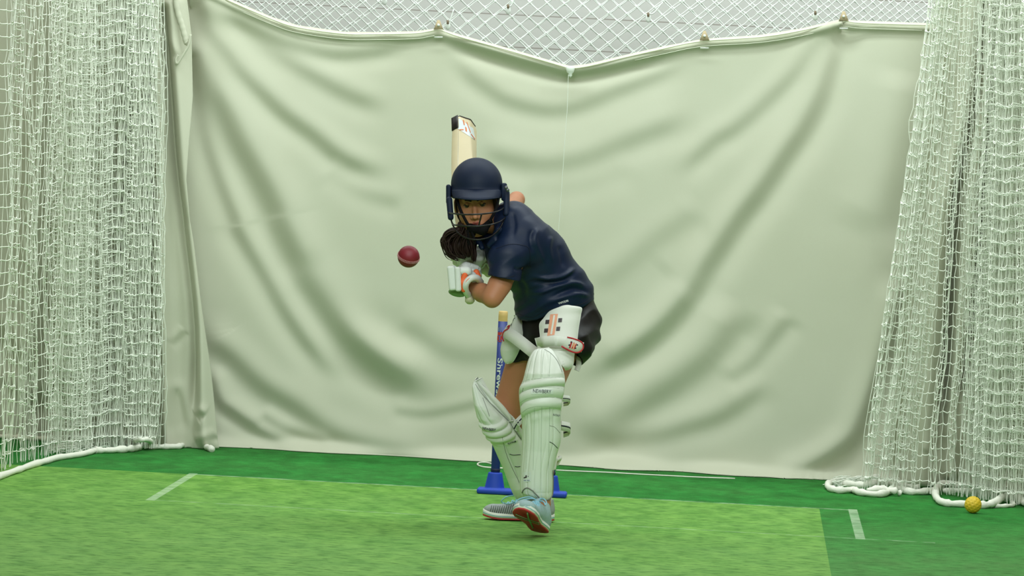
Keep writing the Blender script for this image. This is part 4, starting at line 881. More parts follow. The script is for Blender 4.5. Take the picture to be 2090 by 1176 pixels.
# straps with their navy stripe
def ribbon(name, pts, Y, w, th, m, parent, stripe=None, sdir=None):
    q = spline([(p[0], p[1]) for p in pts], 6); Ys = np.interp(np.linspace(0, 1, len(q)), np.linspace(0, 1, len(Y)), Y); P = np.array([W(a, b, y) for (a, b), y in zip(q, Ys)])
    T = np.gradient(P, axis=0); T = nrm_rows(T); S = np.cross(T, CF) if sdir is None else np.broadcast_to(nrm(sdir), T.shape); S = nrm_rows(S); Nn = np.cross(S, T); Nn = nrm_rows(Nn)
    Nn[(Nn@T_) < 0] *= -1
    def mk(w, th, lift, nm, mm, par):
        G4 = np.stack([P+S*w/2+Nn*(lift), P-S*w/2+Nn*lift, P-S*w/2+Nn*(lift+th), P+S*w/2+Nn*(lift+th)], 0); V, F = grid_mesh(G4, close_u=True)
        k = len(P); F = np.concatenate([F, [[0, k, 2*k, 3*k]], [[k-1, 4*k-1, 3*k-1, 2*k-1]]]); return link(nm, mesh_np(V, F), mm, par, smooth=False)
    o = mk(w, th, 0, name, m, parent)
    if stripe: mk(w*stripe, .0006, th, 'stripe', m_navyline, o)
    return o
ribbon('strap', [(1049, 876), (1056, 864), (1068, 851)], [-1.42, -1.44, -1.42], q_(15), .003, m_padi, bpad, .16)
link('buckle', mesh_np(*tubes(np.array([W(a, b, -1.452) for a, b in ((1052, 860), (1056, 856), (1063, 866), (1059, 870), (1052, 860), (1056, 856))]), .0016, 6)), m_white, bpad)
ribbon('strap', [(1146, 813), (1157, 814), (1162, 816), (1160, 821), (1150, 823)], [-1.80, -1.77, -1.74, -1.72, -1.72], q_(13), .003, m_padi, fpad, .14, sdir=U_)
ribbon('strap', [(1144, 869), (1155, 871), (1162, 874), (1161, 880), (1150, 884)], [-1.80, -1.77, -1.74, -1.72, -1.72], q_(19), .003, m_padi, fpad, .16, sdir=U_)
V, F = sdf([('u', rc(W(1133, 938, -1.80), W(1131, 956, -1.80), q_(5), q_(4)), 0), ('u', rc(W(1143, 934, -1.74), W(1138, 948, -1.74), q_(4), q_(3)), .006), ('u', rc(W(1134, 940, -1.79), W(1142, 936, -1.745), q_(3.5), q_(3.5)), .006)], W(1120, 970, -1.82)-.01, W(1155, 920, -1.72)+.01, .0025); link('strap', mesh_np(V, F), m_padi, fpad)
# ---- thigh guards
rowsT = [(1140, 628, 1168, 625), (1122, 635, 1187, 628), (1109, 650, 1186, 642), (1101, 661, 1184, 654), (1101, 675, 1181, 672), (1102, 688, 1179, 690), (1099, 702, 1177, 706), (1097, 713, 1174, 716), (1100, 722, 1172, 730), (1112, 728, 1170, 745), (1130, 735, 1163, 754), (1140, 742, 1154, 757)]
V, F = rows_loft(rowsT, [-1.665, -1.70, -1.74, -1.77, -1.79], .045, .014, T_+.15*U_, 41, 90, lambda u, v: -.003*g_(v, .66, .012), wrap=1.1)
tgd = link('thigh_guard', mesh_np(V, F), m_padi, person); tgd['label'] = 'white thigh guard with orange print on the front thigh'
decal_quad('print', tgd, [(1123.5, 642), (1139, 641), (1131.7, 684), (1117, 686)], m_orange, tgd, .001, 6, 14)
decal_quad('print', tgd, [(1130, 644), (1133.5, 644), (1127, 683), (1123.5, 683)], m_pad, tgd, .0018, 4, 14)
for x, y in ((1117.2, 657.5), (1143, 654), (1114.6, 675), (1139, 671.5)): decal_quad('print', tgd, [(x-3.2, y-4), (x+4.6, y-4.4), (x+3.6, y+4), (x-4.2, y+4.4)], m_dk, tgd, .001, 4, 4)
# closing strap with red piping and its tongue
so_ = ribbon('strap', [(1096, 700), (1110, 697), (1135, 696), (1157, 700), (1176, 706), (1188, 709)], [-1.735, -1.80, -1.825, -1.80, -1.765, -1.745], q_(20), .004, m_padi, tgd)
tongue = [(1158, 688.5), (1172, 692), (1184, 697), (1190, 703), (1189.5, 712), (1182, 719), (1172, 719.5), (1160, 715), (1146, 707)]
q = spline(tongue, 6); P = np.array([W(a, b, -1.832+.0009*max(0, a-1150)) for a, b in q]); link('red_piping', mesh_np(*tubes(P, .0028, 8)), m_redt, tgd)
n_ = len(P); cc = P.mean(0)-T_*-.006; Vt = np.concatenate([P, cc[None], P+CF*.006]); Ft = [[i, i+1, n_, n_] for i in range(n_-1)]
me = bpy.data.meshes.new('m'); me.from_pydata([tuple(v) for v in Vt], [], [(i, i+1, n_) for i in range(n_-1)]+[(n_-1, 0, n_)]+[(i, i+n_+1, i+n_+2, i+1) for i in range(n_-1)]); tg_ = link('strap_tongue', me, m_padi, tgd)
for qd, mm in (([(1165, 698.5), (1168, 699.5), (1164, 711), (1161, 710)], m_redt), ([(1169.5, 700), (1177, 703), (1172.5, 713), (1165.5, 711.5)], m_orange), ([(1170.5, 699), (1172.5, 699.6), (1168, 712), (1166, 711.5)], m_redt), ([(1175.3, 701), (1177.3, 701.8), (1173, 713.3), (1171, 712.6)], m_redt), ([(1165, 696.5), (1168.5, 698), (1167, 701), (1163.6, 699.4)], m_navyline), ([(1161, 702.5), (1164.4, 704), (1163, 707), (1159.6, 705.4)], m_navyline), ([(1177, 702.5), (1180, 703.6), (1179, 706), (1176, 704.9)], m_navyline), ([(1173.6, 709), (1176.4, 710), (1175.4, 712.4), (1172.6, 711.3)], m_navyline)):
    decal_quad('print', tg_, qd, mm, tgd, .0010, 3, 3)
rowsI = [(1053, 643, 1062, 645), (1047, 655, 1065, 654), (1040, 668, 1067, 668), (1032, 682, 1067, 684), (1025, 697, 1066, 697), (1021.5, 712, 1062, 710), (1023, 727, 1056, 724), (1029, 738, 1048, 738), (1036, 743, 1041, 743)]
V, F = rows_loft(rowsI, [-1.50, -1.50, -1.49, -1.46], .022, .016, nrm(T_-.5*R_), 31, 70, None, wrap=1.1); ig = link('thigh_guard', mesh_np(V, F), m_padi, person); ig['label'] = 'white inner thigh guard on the back thigh'
ribbon('strap', [(1029, 675), (1042, 683), (1060, 696), (1080, 712), (1100, 728)], [-1.53, -1.55, -1.57, -1.585, -1.58], q_(25), .003, m_padi, ig)
q = spline([(1035, 668), (1040, 664), (1037, 671), (1029, 676), (1025, 686), (1028, 697)], 5); link('red_piping', mesh_np(*tubes(np.array([W(a, b, -1.545) for a, b in q]), .0022, 8)), m_redt, ig)
for a in ([(1048, 650), (1049.5, 651), (1047, 656), (1046, 655)], [(1043.5, 660), (1045, 661), (1043, 666), (1042, 665)]): decal_quad('print', ig, a, m_navyline, ig, .001, 3, 3)
# strap of the guard hanging behind the front thigh
ribbon('strap', [(1178, 716), (1181, 730), (1181, 745), (1177, 757)], [-1.60, -1.62, -1.63, -1.64], q_(11), .003, m_padi, tgd)
# ============================================================ gloves
m_glove = mat('white_leather', (226, 230, 226), .45, spec=.4); m_gpalm = mat('glove_palm', (208, 200, 180), .8); m_gridge = mat('glove_ridge', (222, 228, 222), .5)
def glove(h_, wrist, elbow, lab, cuffr, flare, vis):
    ops0, fg, th, palm, side, fwd = h_; wd_ = nrm(wrist-palm); ops = [(t, (lambda f: (lambda P: f(P)-.007))(f), k) for t, f, k in ops0]
    for p, r in fg:
        for a, b in zip(p[:-1], p[1:]): ops.append(('u', rc(a, b, r+.0045, r+.004), .003))
    for a, b in zip(th[:-1], th[1:]): ops.append(('u', rc(a, b, .016, .0145), .004))
    ws = wrist+nrm(elbow-wrist)*.022; ops.append(('u', rc(palm+wd_*.03, ws, .030, cuffr), .012)); ops.append(('s', rc(ws-nrm(elbow-wrist)*.006, ws+nrm(elbow-wrist)*.05, cuffr-.006, cuffr+.004), .002))
    ops.append(('i', plane(ws+nrm(elbow-wrist)*.006, nrm(elbow-wrist)), .002)); ops.append(('s', rc(HANDLE(-.05), HANDLE(.3), .0165, .0165), .001))
    pts = [palm, ws]+[x for p, _ in fg for x in p]+list(th); lo, hi = bb(pts, .04); V, F = sdf(ops, lo, hi, .0026)
    g = link('batting_glove', mesh_np(V, F), m_glove if vis else m_gpalm, person); g['label'] = lab
    for p, r in fg:       # padded rolls along the outside of every finger
        c = HANDLE((p[0]-BUT)@bA); pp = [c+(x-c)*(1+.010/np.linalg.norm(x-c)) for x in p[:4]]
        for a, b in zip(pp[:-1], pp[1:]):
            d = b-a; V, F = sdf([('u', rc(a+d*.18, b-d*.18, .0098, .0098), 0)], np.minimum(a, b)-.014, np.maximum(a, b)+.014, .0026); link('finger_roll', mesh_np(V, F), m_gridge, g)
    cu = nrm(elbow-wrist); a1 = nrm(np.cross(cu, T_)); b1 = np.cross(cu, a1)
    ring = lambda s, rr: np.array([ws+cu*s+(a1*math.cos(t)+b1*math.sin(t))*rr for t in np.linspace(0, 2*math.pi, 33)])
    link('cuff', mesh_np(*tubes(ring(.004, cuffr), .0042, 8)), m_glove, g); link('cuff_stripe', mesh_np(*tubes(ring(-.004, cuffr+.0005), .0022, 6)), m_org2, g)
    link('cuff', mesh_np(*tubes(ring(-.012, cuffr+.0005), .0045, 8)), m_glove, g)
    return g
gl = glove(hL, J['lw'], J['le'], 'white and orange glove, lower hand on the handle', .0275, 0, True)
gr = glove(hR, J['rw'], J['re'], 'white glove of the far hand, in shade', .030, 0, True)
# hand back of the near glove: two long padded bars, orange panel, palm gusset
def sd(name, ops, c, rad, m, par, h=.0022):
    V, F = sdf(ops, np.array(c)-rad, np.array(c)+rad, h); return link(name, mesh_np(V, F), m, par)
GY = -1.715
def gp(x, y, dy=0): return W(x, y, GY+dy)
fr_g = nrm(U_-.10*R_); sr_g = nrm(R_+.10*U_)
sd('back_pad', [('u', rb(gp(922.5, 568), (sr_g, fr_g, T_), (q_(8), q_(25), .016), .008), 0), ('u', rc(gp(926, 546, .01), gp(930, 548, .01), q_(4), q_(4)), .006)], gp(922, 568), .075, m_gridge, gl)
sd('back_pad', [('u', rb(gp(935, 570, -.008), (nrm(R_+.03*U_), nrm(U_-.03*R_), T_), (q_(6), q_(25), .016), .008), 0)], gp(935, 570), .075, m_gridge, gl)
sd('orange_panel', [('u', rc(gp(949, 560, -.006), gp(944, 578, -.006), q_(6), q_(6.5)), 0), ('u', rc(gp(944, 578, -.006), gp(946, 592, -.002), q_(6.5), q_(5)), .008)], gp(946, 574), .06, m_org2, gl)
sd('back_pad', [('u', rc(gp(945, 553, 0), gp(953, 553, .0), q_(9), q_(9)), 0), ('u', rc(gp(953, 555, .01), gp(965, 562, .03), q_(9), q_(7)), .01)], gp(953, 556), .07, m_glove, gl)
sd('thumb_pad', [('u', rc(W(972, 556, -1.66), W(976, 565, -1.66), q_(6.5), q_(6)), 0)], W(974, 560, -1.66), .04, m_org2, gl)
bandp = [(957, 604, -1.66), (951, 595, -1.70), (950, 583, -1.725), (955, 573, -1.73), (964, 567, -1.725), (974, 568, -1.70), (981, 576, -1.66)]
q = spline(bandp, 6); bnd = link('wrist_band', mesh_np(*tubes(np.array([W(*p) for p in q]), q_(6.8), 12)), m_glove, gl)
link('cuff_stripe', mesh_np(*tubes(np.array([W(p[0]-1.2, p[1]-1, p[2]-.0098) for p in q]), q_(1.2), 6)), m_org2, gl)
m_palm_shade = mat('palm_shade_green', (118, 152, 96), .8)  # shade and green floor bounce under the glove, painted into the colour
sd('palm_gusset', [('u', el(W(933, 598, -1.68), (nrm(R_-.2*U_), nrm(U_+.2*R_), T_), (q_(18), q_(8), .02)), 0)], W(933, 598, -1.68), .05, m_palm_shade, gl)
sd('cuff_tab', [('u', rc(W(972, 577, -1.64), W(984, 575, -1.62), q_(6), q_(3)), 0)], W(978, 576, -1.63), .04, m_glove, gl)
# flared cuff of the far glove
cf = [('u', rc(W(968, 520, -1.47), W(985, 542, -1.44), q_(15), q_(17)), 0), ('u', rc(W(985, 542, -1.44), W(996, 556, -1.43), q_(15), q_(9)), .01), ('u', rc(W(970, 512, -1.47), W(975, 545, -1.46), q_(10), q_(14)), .01)]
V, F = sdf(cf, W(950, 570, -1.53)-.02, W(1015, 490, -1.40)+.02, .003, lambda P: .003*vnoise(P, 45, 2)); link('cuff_flare', mesh_np(V, F), m_gpalm, gr)
q = spline([(978, 549), (986, 546), (990, 539), (994, 539), (1000, 550)], 5); link('cuff_edge', mesh_np(*tubes(np.array([W(a, b, -1.485) for a, b in q]), .0024, 6)), m_glove, gr)
for i, (x, y) in enumerate(((927, 530), (931, 538), (938, 544), (944, 533))): sd('finger_roll', [('u', rc(W(x-2, y-2, -1.53), W(x+4, y+2, -1.54), q_(5.5), q_(5)), 0)], W(x, y, -1.535), .025, m_gridge, gr)
sd('knuckle_pad', [('u', rc(W(936, 536, -1.50), W(950, 540, -1.50), q_(9), q_(9)), 0)], W(943, 538, -1.50), .045, m_glove, gr)

# ============================================================ helmet
m_helm = mat('navy_helmet_cloth', (15, 30, 56), .6, sheen=0, spec=.3, noise=(90, .12), bump=(500, .25, .001)); m_grl = mat('black_steel', (26, 26, 28), .32, metal=.3, spec=.6); m_slv = mat('grey_metal', (120, 122, 128), .35, metal=.8)
hx = nrm(R_-.00*U_); hu = nrm(U_+.0*R_)
HM = W(973.5, 385, -1.615)
def dome(c, rr, cut):
    c = np.array(c, float); rr = np.array(rr, float)
    def f(P):
        q = np.stack([(P-c)@R_, np.maximum((P-c)@U_, 0), (P-c)@T_], 1); k0 = np.linalg.norm(q/rr, axis=1); k1 = np.linalg.norm(q/rr**2, axis=1)+1e-9; return k0*(k0-1)/k1
    return f
HD = W(973, 377, -1.615)
hel = [('u', dome(HD, (q_(52.5), q_(55), .112), 0), 0)]
# open underside
hel.append(('s', dome(HD-q_(3)*U_, (q_(45.5), q_(49), .100), 0), .003)); hel.append(('i', plane(HD-q_(20)*U_+.10*T_, -U_+.10*T_), .004))
def ridge(P):
    q = P-HM; return .0018*np.exp(-((q@U_+q_(4))/.005)**2)
V, F = sdf(hel, HM-np.array([.13, .15, .08]), HM+np.array([.13, .15, .14]), .003, ridge); helmet = link('helmet', mesh_np(V, F), m_helm, person)
# peak: a curved brim
U2 = np.linspace(-1, 1, 41); rowsP = []
nv = 9; Pk = np.zeros((nv, 41, 3))
for j in range(nv):
    t = j/(nv-1); c = HM-q_(4+20*t)*U_; a = U2*(1.25-.12*t); rx = q_(53)+q_(2)*t-q_(3)*t*t; ry = .112+.045*t
    Pk[j] = c+np.sin(a)[:, None]*rx*R_+(np.cos(a)[:, None]*ry)*T_-(np.abs(np.sin(a))**2)[:, None]*q_(-7*t)*U_
V, F = grid_mesh(Pk); pk = link('peak', mesh_np(V, F), m_helm, helmet); md = pk.modifiers.new('thick', 'SOLIDIFY'); md.thickness = .006; md.offset = 0
q = Pk[-1]; link('peak_edge', mesh_np(*tubes(q, .0035, 8)), m_helm, pk)
# side guards
sg1 = sd('side_guard', [('u', rb(W(915.5, 397, -1.63), (nrm(R_*.25+T_*-.97), U_, nrm(R_)), (.035, q_(20), q_(5)), .008), 0), ('u', rc(W(917, 408, -1.68), W(920, 444, -1.70), q_(6.5), q_(6)), .01)], W(917, 415, -1.66), .10, m_helm, helmet, .003)
sg2 = sd('side_guard', [('u', rb(W(1029, 392, -1.63), (nrm(R_*-.25+T_*-.97), U_, R_), (.035, q_(18), q_(6)), .008), 0), ('u', rc(W(1034, 390, -1.66), W(1033, 436, -1.68), q_(5.5), q_(6)), .01)], W(1031, 410, -1.66), .10, m_helm, helmet, .003)
def wire(name, pts, r, m, par): q = np.array([W(*p) for p in pts]); q = spline(q, 8); return link(name, mesh_np(*tubes(q, r, 8)), m, par)
gx_ = wire('grille_bar', [(914, 424, -1.66), (915.5, 433, -1.69), (926, 436, -1.76), (950, 438, -1.825), (982, 437, -1.835), (1005, 434, -1.80), (1019, 430, -1.74), (1030, 424, -1.67)], .0030, m_grl, helmet)
wire('grille_bar', [(919, 440, -1.67), (924, 457, -1.71), (936, 460, -1.77), (965, 462, -1.82), (995, 460, -1.81), (1017, 454, -1.76), (1027, 448, -1.71), (1034, 442, -1.67)], .0030, m_grl, helmet)
wire('grille_bar', [(919, 436, -1.67), (921, 450, -1.69), (926, 463, -1.71), (937, 477, -1.74), (952, 485.5, -1.76), (973, 489, -1.77), (995, 485.5, -1.76), (1010, 477, -1.74), (1022, 463, -1.71), (1029, 446, -1.68)], .0030, m_grl, helmet)
wire('grille_bar', [(983, 437, -1.836), (980, 449, -1.832), (977, 461, -1.82)], .0028, m_grl, helmet)
wire('grille_bar', [(917, 412, -1.67), (915, 430, -1.68), (922, 446, -1.68)], .0045, m_grl, helmet)
wire('grille_bar', [(1038, 392, -1.65), (1038, 412, -1.66), (1037, 424, -1.66), (1031, 438, -1.67)], .0045, m_slv, helmet)
for x, y in ((1033, 383), (1036, 388)): link('screw', mesh_np(*lathe([(0, .004), (.006, .003), (.007, 0), (0, -.003)], W(x, y, -1.70), T_, 12)), m_slv, helmet)
# ---- chin strap and cup
m_strap = mat('chin_strap', (10, 10, 12), .8, spec=.15)
def strap(pts, w): return ribbon('chin_strap', [(p[0], p[1]) for p in pts], [p[2] for p in pts], w, .003, m_strap, helmet)
strap([(933, 408, -1.69), (938, 424, -1.715), (946, 442, -1.73), (957, 462, -1.735)], q_(6)); strap([(1018, 402, -1.69), (1014, 422, -1.705), (1007, 438, -1.72), (999, 452, -1.73)], q_(6))
sd('chin_cup', [('u', rc(W(962, 466, -1.705), W(985, 470, -1.712), q_(9), q_(9)), 0), ('u', rc(W(985, 470, -1.712), W(1000, 453, -1.70), q_(9), q_(6)), .012), ('u', rc(W(958, 462, -1.70), W(966, 478, -1.69), q_(5), q_(5)), .01)], W(980, 465, -1.70), .065, m_strap, helmet, .0026)
strap([(954, 470, -1.745), (956, 482, -1.75), (955, 492, -1.75), (958, 500, -1.745)], q_(5)); strap([(962, 474, -1.745), (967, 484, -1.75), (969, 494, -1.75), (968, 499, -1.745)], q_(5))
# ============================================================ hair
g = np.random.default_rng(4); L = []; Rr = []
core = [('u', rc(W(940, 478, -1.62), W(935, 500, -1.63), q_(13), q_(17)), 0), ('u', rc(W(935, 500, -1.63), W(952, 508, -1.63), q_(17), q_(15)), .01), ('u', rc(W(962, 500, -1.62), W(966, 520, -1.62), q_(10), q_(6)), .01), ('u', rc(W(945, 462, -1.64), W(960, 480, -1.64), q_(12), q_(16)), .015), ('u', rc(W(985, 482, -1.61), W(962, 490, -1.62), q_(8), q_(12)), .01)]
V, F = sdf(core, W(900, 540, -1.69)-.01, W(1005, 440, -1.55)+.01, .003, lambda P: .0025*vnoise(P*np.array([1.8, 1, .5]), 60, 3)); hair = link('hair', mesh_np(V, F), m_hair, person)
paths = [[(935, 470), (914, 478), (906, 490), (907, 502), (914, 518), (924, 526)], [(940, 474), (922, 484), (914, 497), (917, 512), (926, 524), (936, 526)], [(944, 476), (930, 492), (928, 508), (936, 522), (948, 525)], [(948, 478), (942, 494), (942, 512), (950, 524)], [(955, 480), (953, 496), (955, 512), (958, 522)], [(960, 484), (963, 500), (966, 514), (966, 528)], [(936, 472), (918, 474), (908, 484), (905, 492), (911, 500)], [(950, 455), (944, 470), (936, 486), (932, 505), (940, 520)], [(938, 468), (925, 470), (913, 480), (912, 494), (920, 506), (922, 516)], [(960, 484), (966, 498), (969, 515), (968, 531)]]
for k in range(320):
    p = np.array(paths[k % len(paths)], float); o = g.normal(0, 2.3, 2); w = spline(p+o+g.normal(0, 1.1, p.shape), 5)
    yy = -1.635+g.normal(0, .022)+.006*np.sin(np.linspace(0, 5, len(w))+g.uniform(0, 6)); P = np.array([W(a, b, y) for (a, b), y in zip(w, yy)])
    t = np.linspace(0, 1, 26); i = t*(len(P)-1); P = np.stack([np.interp(i, np.arange(len(P)), P[:, c]) for c in range(3)], 1); L.append(P); Rr.append(.0024*(1-t**3*.85)+.0002)
link('ponytail', mesh_np(*tubes(np.array(L), np.array(Rr), 4)), m_hair, hair)
for s in (-1, 1):
    L = []
    for k in range(20):
        a = g.uniform(0, 1); L.append(np.array([hp_(s*(.062+.004*a), .05-.02*a, .03+.02*a), hp_(s*(.069+.003*a), .01, .028+.018*a), hp_(s*.068, -.03, .02+.015*a), hp_(s*.060, -.06, .0+.01*a)])+g.normal(0, .0015, (4, 3)))
    link('side_hair', mesh_np(*tubes(np.array([spline(p, 5) for p in L]), .0016, 4)), m_hair, hair)

# ============================================================ shoes
m_knit = mat('grey_knit', (150, 158, 156), .85, noise=(160, .25), bump=(420, .6, .002)); m_knit2 = mat('pale_blue_knit', (160, 186, 190), .8, noise=(160, .2), bump=(420, .5, .002)); m_mid = mat('white_midsole', (226, 230, 220), .5); m_outs = mat('red_outsole', (184, 46, 50), .6, noise=(20, .15)); m_lace = mat('light_blue_lace', (142, 196, 214), .7); m_sock = mat('white_sock', (218, 220, 212), .9, bump=(300, .4, .001)); m_blu = mat('blue_sole_edge', (120, 178, 198), .5); m_dgrey = mat('dark_knit_stripe', (72, 74, 74), .85)
def hw(t): return np.interp(t, [0, .04, .12, .25, .42, .6, .75, .88, .96, 1], [.014, .027, .0345, .035, .030, .037, .0455, .043, .029, .012])
def shoe(o, fx, sx, ux, L, rootname, lab, tex):
    """o: heel bottom, fx heel-to-toe, sx sideways, ux up"""
    def at(x, y, z): return o+fx*x+sx*y+ux*z
    ts = np.linspace(0, 1, 44)
    def slab(z0, z1, ex, nm, m, par, crv):
        a = np.linspace(0, 2*math.pi, 33)[:-1]; prof = [(0.0, z0), (.75, z0), (.97, z0+(z1-z0)*.15), (1.0, z0+(z1-z0)*.5), (.97, z0+(z1-z0)*.88), (.75, z1), (0, z1)]
        G_ = []
        per = [(t, 1) for t in ts]+[(t, -1) for t in ts[::-1]]
        for t, s in per:
            row = []
            for k, z in prof:
                x = (.5+(t-.5)*(k*.03+.97 if k > .7 else .5))*L; row.append(at(x, s*(hw(t)+ex)*k, z+crv(t)))
            G_.append(row)
        V, F = grid_mesh(np.array(G_), close_u=True); return link(nm, mesh_np(V, F), m, par)
    crv = lambda t: .011*max(0, t-.72)**2/.078*1.0+.004*max(0, .12-t)/.12
    up = [('u', rc(at(.035, 0, .045), at(.06, 0, .060), .031, .030), 0), ('u', rc(at(.05, 0, .05), at(.11, 0, .055), .030, .028), .02), ('u', rc(at(.10, 0, .050), at(.17, 0, .036), .028, .026), .02),
          ('u', rb(at(.19, 0, .030), (fx, sx, ux), (.055, .036, .016), .016), .02), ('u', el(at(.225, .002, .030), (fx, sx, ux), (.040, .033, .024)), .015), ('u', rb(at(.11, 0, .03), (fx, sx, ux), (.10, .027, .016), .014), .02), ('u', rc(at(.03, 0, .04), at(.028, 0, .082), .026, .022), .015), ('u', rc(at(.06, 0, .06), at(.062, 0, .088), .032, .029), .015)]
    up.append(('i', plane(at(0, 0, .016), -ux), .003)); up.append(('i', plane(at(.05, 0, .092), nrm(ux-.25*fx)), .004)); up.append(('s', rc(at(.055, 0, .07), at(.055, 0, .16), .026, .026), .003))
    pts = [at(x, y, z) for x in (-.02, .28) for y in (-.055, .055) for z in (0, .12)]; lo, hi = bb(pts, .005)
    V, F = sdf(up, lo, hi, .003); s = link(rootname, mesh_np(V, F), tex, person); s['label'] = lab
    slab(.004, .024, 0.001, 'midsole', m_mid, s, crv); slab(-.001, .0055, -.0005, 'outsole', m_outs, s, crv); slab(.010, .014, .0022, 'sole_line', m_blu, s, crv)
    # tongue, sock, laces
    link('tongue', mesh_np(*tubes(np.array([at(.125, 0, .070), at(.100, 0, .092), at(.092, 0, .110)]), [.010, .014, .012], 10)), tex, s)
    link('sock', mesh_np(*tubes(np.array([at(.055, 0, .075), at(.052, 0, .10), at(.050, 0, .125)]), [.027, .027, .026], 20)), m_sock, s)
    nb = [(x, h) for x, h in ((.118, .084), (.134, .078), (.150, .070), (.166, .063), (.180, .058))]
    for i, (x, h) in enumerate(nb):
        for sg in (-1, 1):
            q = spline([at(x, sg*.022, h-.014), at(x+.004, sg*.010, h-.002), at(x+.010, -sg*.004, h-.001), at(x+.014, -sg*.020, h-.018)], 5); link('lace', mesh_np(*tubes(q, .0023, 6)), m_lace, s)
    return s, at
# front foot: heel just touching, toe raised
fs, atF = shoe(hb, ff, ss_, us, .262, 'shoe', 'pale blue and grey running shoe with toe raised, front foot', m_knit2)
# looped bow
def lace_loop(at, pts, s): q = spline([at(*p) for p in pts], 8); link('lace_bow', mesh_np(*tubes(q, .0026, 6)), m_lace, s)
lace_loop(atF, [(.112, 0, .090), (.120, -.030, .098), (.140, -.058, .082), (.165, -.062, .060), (.150, -.045, .075), (.125, -.018, .092), (.112, 0, .090)], fs)
lace_loop(atF, [(.112, 0, .090), (.118, .018, .098), (.135, .040, .084), (.150, .046, .066), (.135, .030, .082), (.112, 0, .090)], fs)
# green X of the tread
m_tread = mat('green_tread', (98, 148, 96), .6)
for a, b, w in (((.245, .020), (.075, -.012), .004), ((.225, -.030), (.150, .036), .0022), ((.205, -.036), (.130, .030), .0022)):
    z = lambda x: -.0022+.011*max(0, x/.262-.72)**2/.078
    q = [atF(a[0]+(b[0]-a[0])*t, a[1]+(b[1]-a[1])*t, z(a[0]+(b[0]-a[0])*t)) for t in np.linspace(0, 1, 12)]; link('tread_mark', mesh_np(*tubes(np.array(q), w*.7, 6)), m_tread, fs)
# back foot: side on, toe pointing to the off side
bs_, atB = shoe(hb2, f2, s2, u2, .266, 'shoe', 'grey striped running shoe side on, back foot', m_knit)
lace_loop(atB, [(.125, 0, .086), (.150, .030, .092), (.185, .040, .085), (.200, .034, .066), (.170, .030, .060), (.135, .014, .078), (.125, 0, .086)], bs_)
lace_loop(atB, [(.125, 0, .086), (.112, .030, .100), (.104, .040, .085), (.118, .026, .076), (.125, 0, .086)], bs_)
sgn = 1 if s2@T_ > 0 else -1
_bvh.clear()
for i in range(17):
    x = .118+i*.0078; P = []
    bv = bvh(bs_)
    for z in np.linspace(.022, .058 if x < .19 else .050, 7):
        h = bv.ray_cast(Vector(atB(x-(z-.02)*.25, sgn*.1, z)), Vector(-sgn*s2))
        if h[0] is not None: P.append(np.array(h[0])+sgn*s2*.0004)
    if len(P) > 3: link('knit_stripe', mesh_np(*tubes(np.array(P), .0014, 5)), m_dgrey, bs_)

# ============================================================ bat
m_willow = mat('willow', (222, 208, 172), .5, noise=(14, .08)); m_bsticker = mat('white_sticker', (222, 232, 234), .35); m_borange = mat('sticker_orange', (232, 128, 66), .5); m_tape = mat('black_edge_tape', (30, 26, 26), .5); m_grip = mat('white_rubber_grip', (216, 208, 184), .7, bump=(260, .6, .002))
bat = thing('cricket_bat', BUT, 'pale willow cricket bat held upright behind the helmet, black tape on the toe', 'cricket bat')
HLn = .285; nS = 60; prof = []
Pg = []
for j, t in enumerate(np.linspace(0, 1, nS)):
    s = HLn-.02+t*(BL-HLn+.02); sh_ = smoother(t/.07); toe = math.sqrt(max(0, 1-max(0, (t-.955)/.045)**2*.35)); w = (.016+(.054-.016)*sh_)*toe; e = .012+.006*sh_*math.sin(t*math.pi*.9); spine = (.016+.020*math.sin(min(1, t*1.12)*math.pi)**.8)*sh_+.012*(1-sh_)
    bow = .012*math.sin(t*math.pi)-.006
    c = HANDLE(s)+bt_*(-bow)
    ring = [(-w, -e), (-w*.5, -e-.002), (0, -e-.003), (w*.5, -e-.002), (w, -e), (w*1.02, 0), (w, e*.8), (w*.55, e*.9+spine*.28), (w*.12, e+spine*.62), (0, e+spine*.68), (-w*.12, e+spine*.62), (-w*.55, e*.9+spine*.28), (-w, e*.8), (-w*1.02, 0)]
    Pg.append([c+bw*a+bt_*b for a, b in ring])
Pg = np.array(Pg).transpose(1, 0, 2); V, F = grid_mesh(Pg, close_u=True); k = nS
me_f = [list(f) for f in F]+[[i*k+k-1 for i in range(14)], [i*k for i in range(14)][::-1]]
me = bpy.data.meshes.new('m'); me.from_pydata([tuple(v) for v in V], [], me_f); blade = link('blade', me, m_willow, bat)
md = blade.modifiers.new('bev', 'BEVEL'); md.width = .002; md.segments = 2; md.limit_method = 'ANGLE'
link('handle', mesh_np(*tubes(np.array([HANDLE(s) for s in np.linspace(0.004, HLn, 30)]), .0152+.0008*np.sin(np.arange(30)*2.2), 14)), m_grip, bat)
link('butt_end', mesh_np(*lathe([(0, -.002), (.014, 0), (.0178, .006), (.0168, .016), (.0154, .022)], BUT, bA, 20)), m_grip, bat)
link('grip_band', mesh_np(*lathe([(.0166, .022), (.0172, .024), (.0172, .040), (.0166, .043)], BUT, bA, 20)), m_blk, bat)
_bvh.clear()
bot_s = BL
def bladeP(s, w): return HANDLE(s)+bw*w
decal_quad('sticker', blade, [(932, 239), (965.5, 262), (970, 286), (934.5, 263)], m_bsticker, blade, .0008, 10, 8)
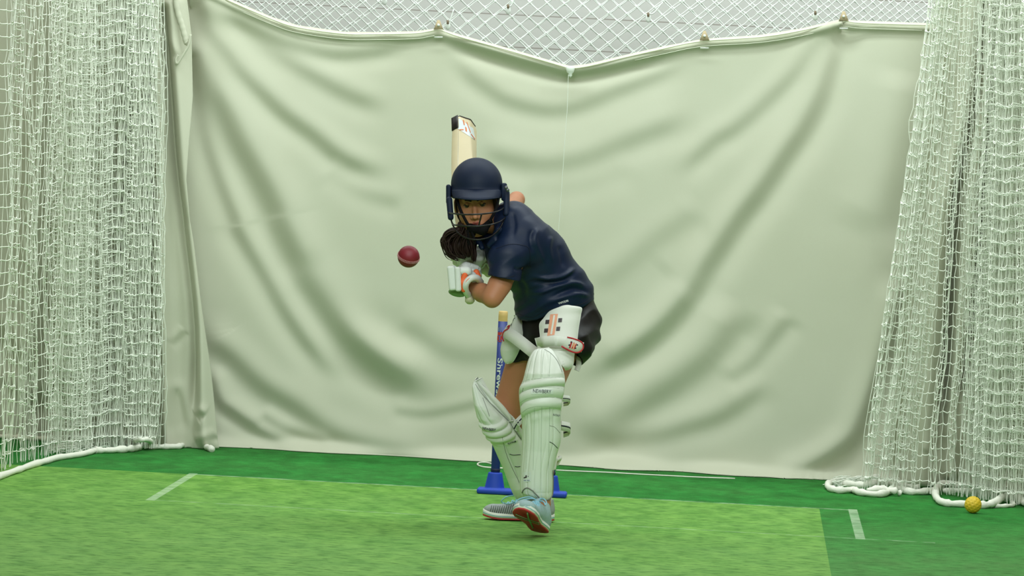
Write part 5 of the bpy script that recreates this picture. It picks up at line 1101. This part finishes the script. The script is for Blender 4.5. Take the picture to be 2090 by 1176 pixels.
for qd in ([(944, 245), (946.5, 246), (948.5, 256), (946, 255)], [(937.5, 264), (946, 264), (946, 266), (937.5, 266)], [(949, 258), (952, 262), (953, 270), (949.5, 267.5)], [(951.5, 248.5), (953.5, 250), (960.5, 271), (959, 270.5)], [(960, 273.5), (961.5, 273.5), (969.4, 284), (968.4, 285)]):
    decal_quad('sticker_print', blade, qd, m_borange, blade, .0018, 3, 6)
# black tape over the toe and the near edge
q = [Pg[i, -1] for i in list(range(14))]+[Pg[0, -1]]; link('toe_tape', mesh_np(*tubes(np.array(q), .0026, 6)), m_tape, blade)
e_ = []
for s in (BL-.060, BL-.03, BL-.001):
    c = HANDLE(s)+bt_*.004; e_.append([c-bw*.0553+bt_*b for b in (-.018, -.008, .004, .013)])
V, F = grid_mesh(np.array(e_)); tp_ = link('edge_tape', mesh_np(V, F), m_tape, blade); md = tp_.modifiers.new('s', 'SOLIDIFY'); md.thickness = .0015; md.offset = 0
# ============================================================ light
wd = bpy.data.worlds.new('world'); SC.world = wd; wd.use_nodes = True; bg = wd.node_tree.nodes['Background']
bg.inputs[0].default_value = (1.0, .84, .56, 1); bg.inputs[1].default_value = WORLD_S
def area(name, loc, tgt, sx_, sy_, power, col):
    l = bpy.data.lights.new(name, 'AREA'); l.shape = 'RECTANGLE'; l.size = sx_; l.size_y = sy_; l.energy = power; l.color = col
    o = bpy.data.objects.new(name, l); COL.objects.link(o); o.location = loc
    o.rotation_euler = (Vector(tgt)-Vector(loc)).to_track_quat('-Z', 'Y').to_euler(); return o
KEY = (.88, .985, .975)
area('hall_or_fill_lamp', (.5, -.5, 4.4), (.5, .7, 0), 7.0, .7, 330*LK, KEY)
area('hall_or_fill_lamp', (.5, -5.5, 4.8), (.4, -1.5, .4), 6.0, .9, 190*LK, KEY)
area('hall_or_fill_lamp', (.6, -10.5, 4.6), (.5, -1.4, .9), 6.0, 1.2, 560*LK, KEY)  # added front fill for surfaces facing the camera, not a known lamp
area('hall_or_fill_lamp', (.5, 2.0, 4.2), (.5, 3.3, 1.6), 6.0, .4, 190*LK, KEY)
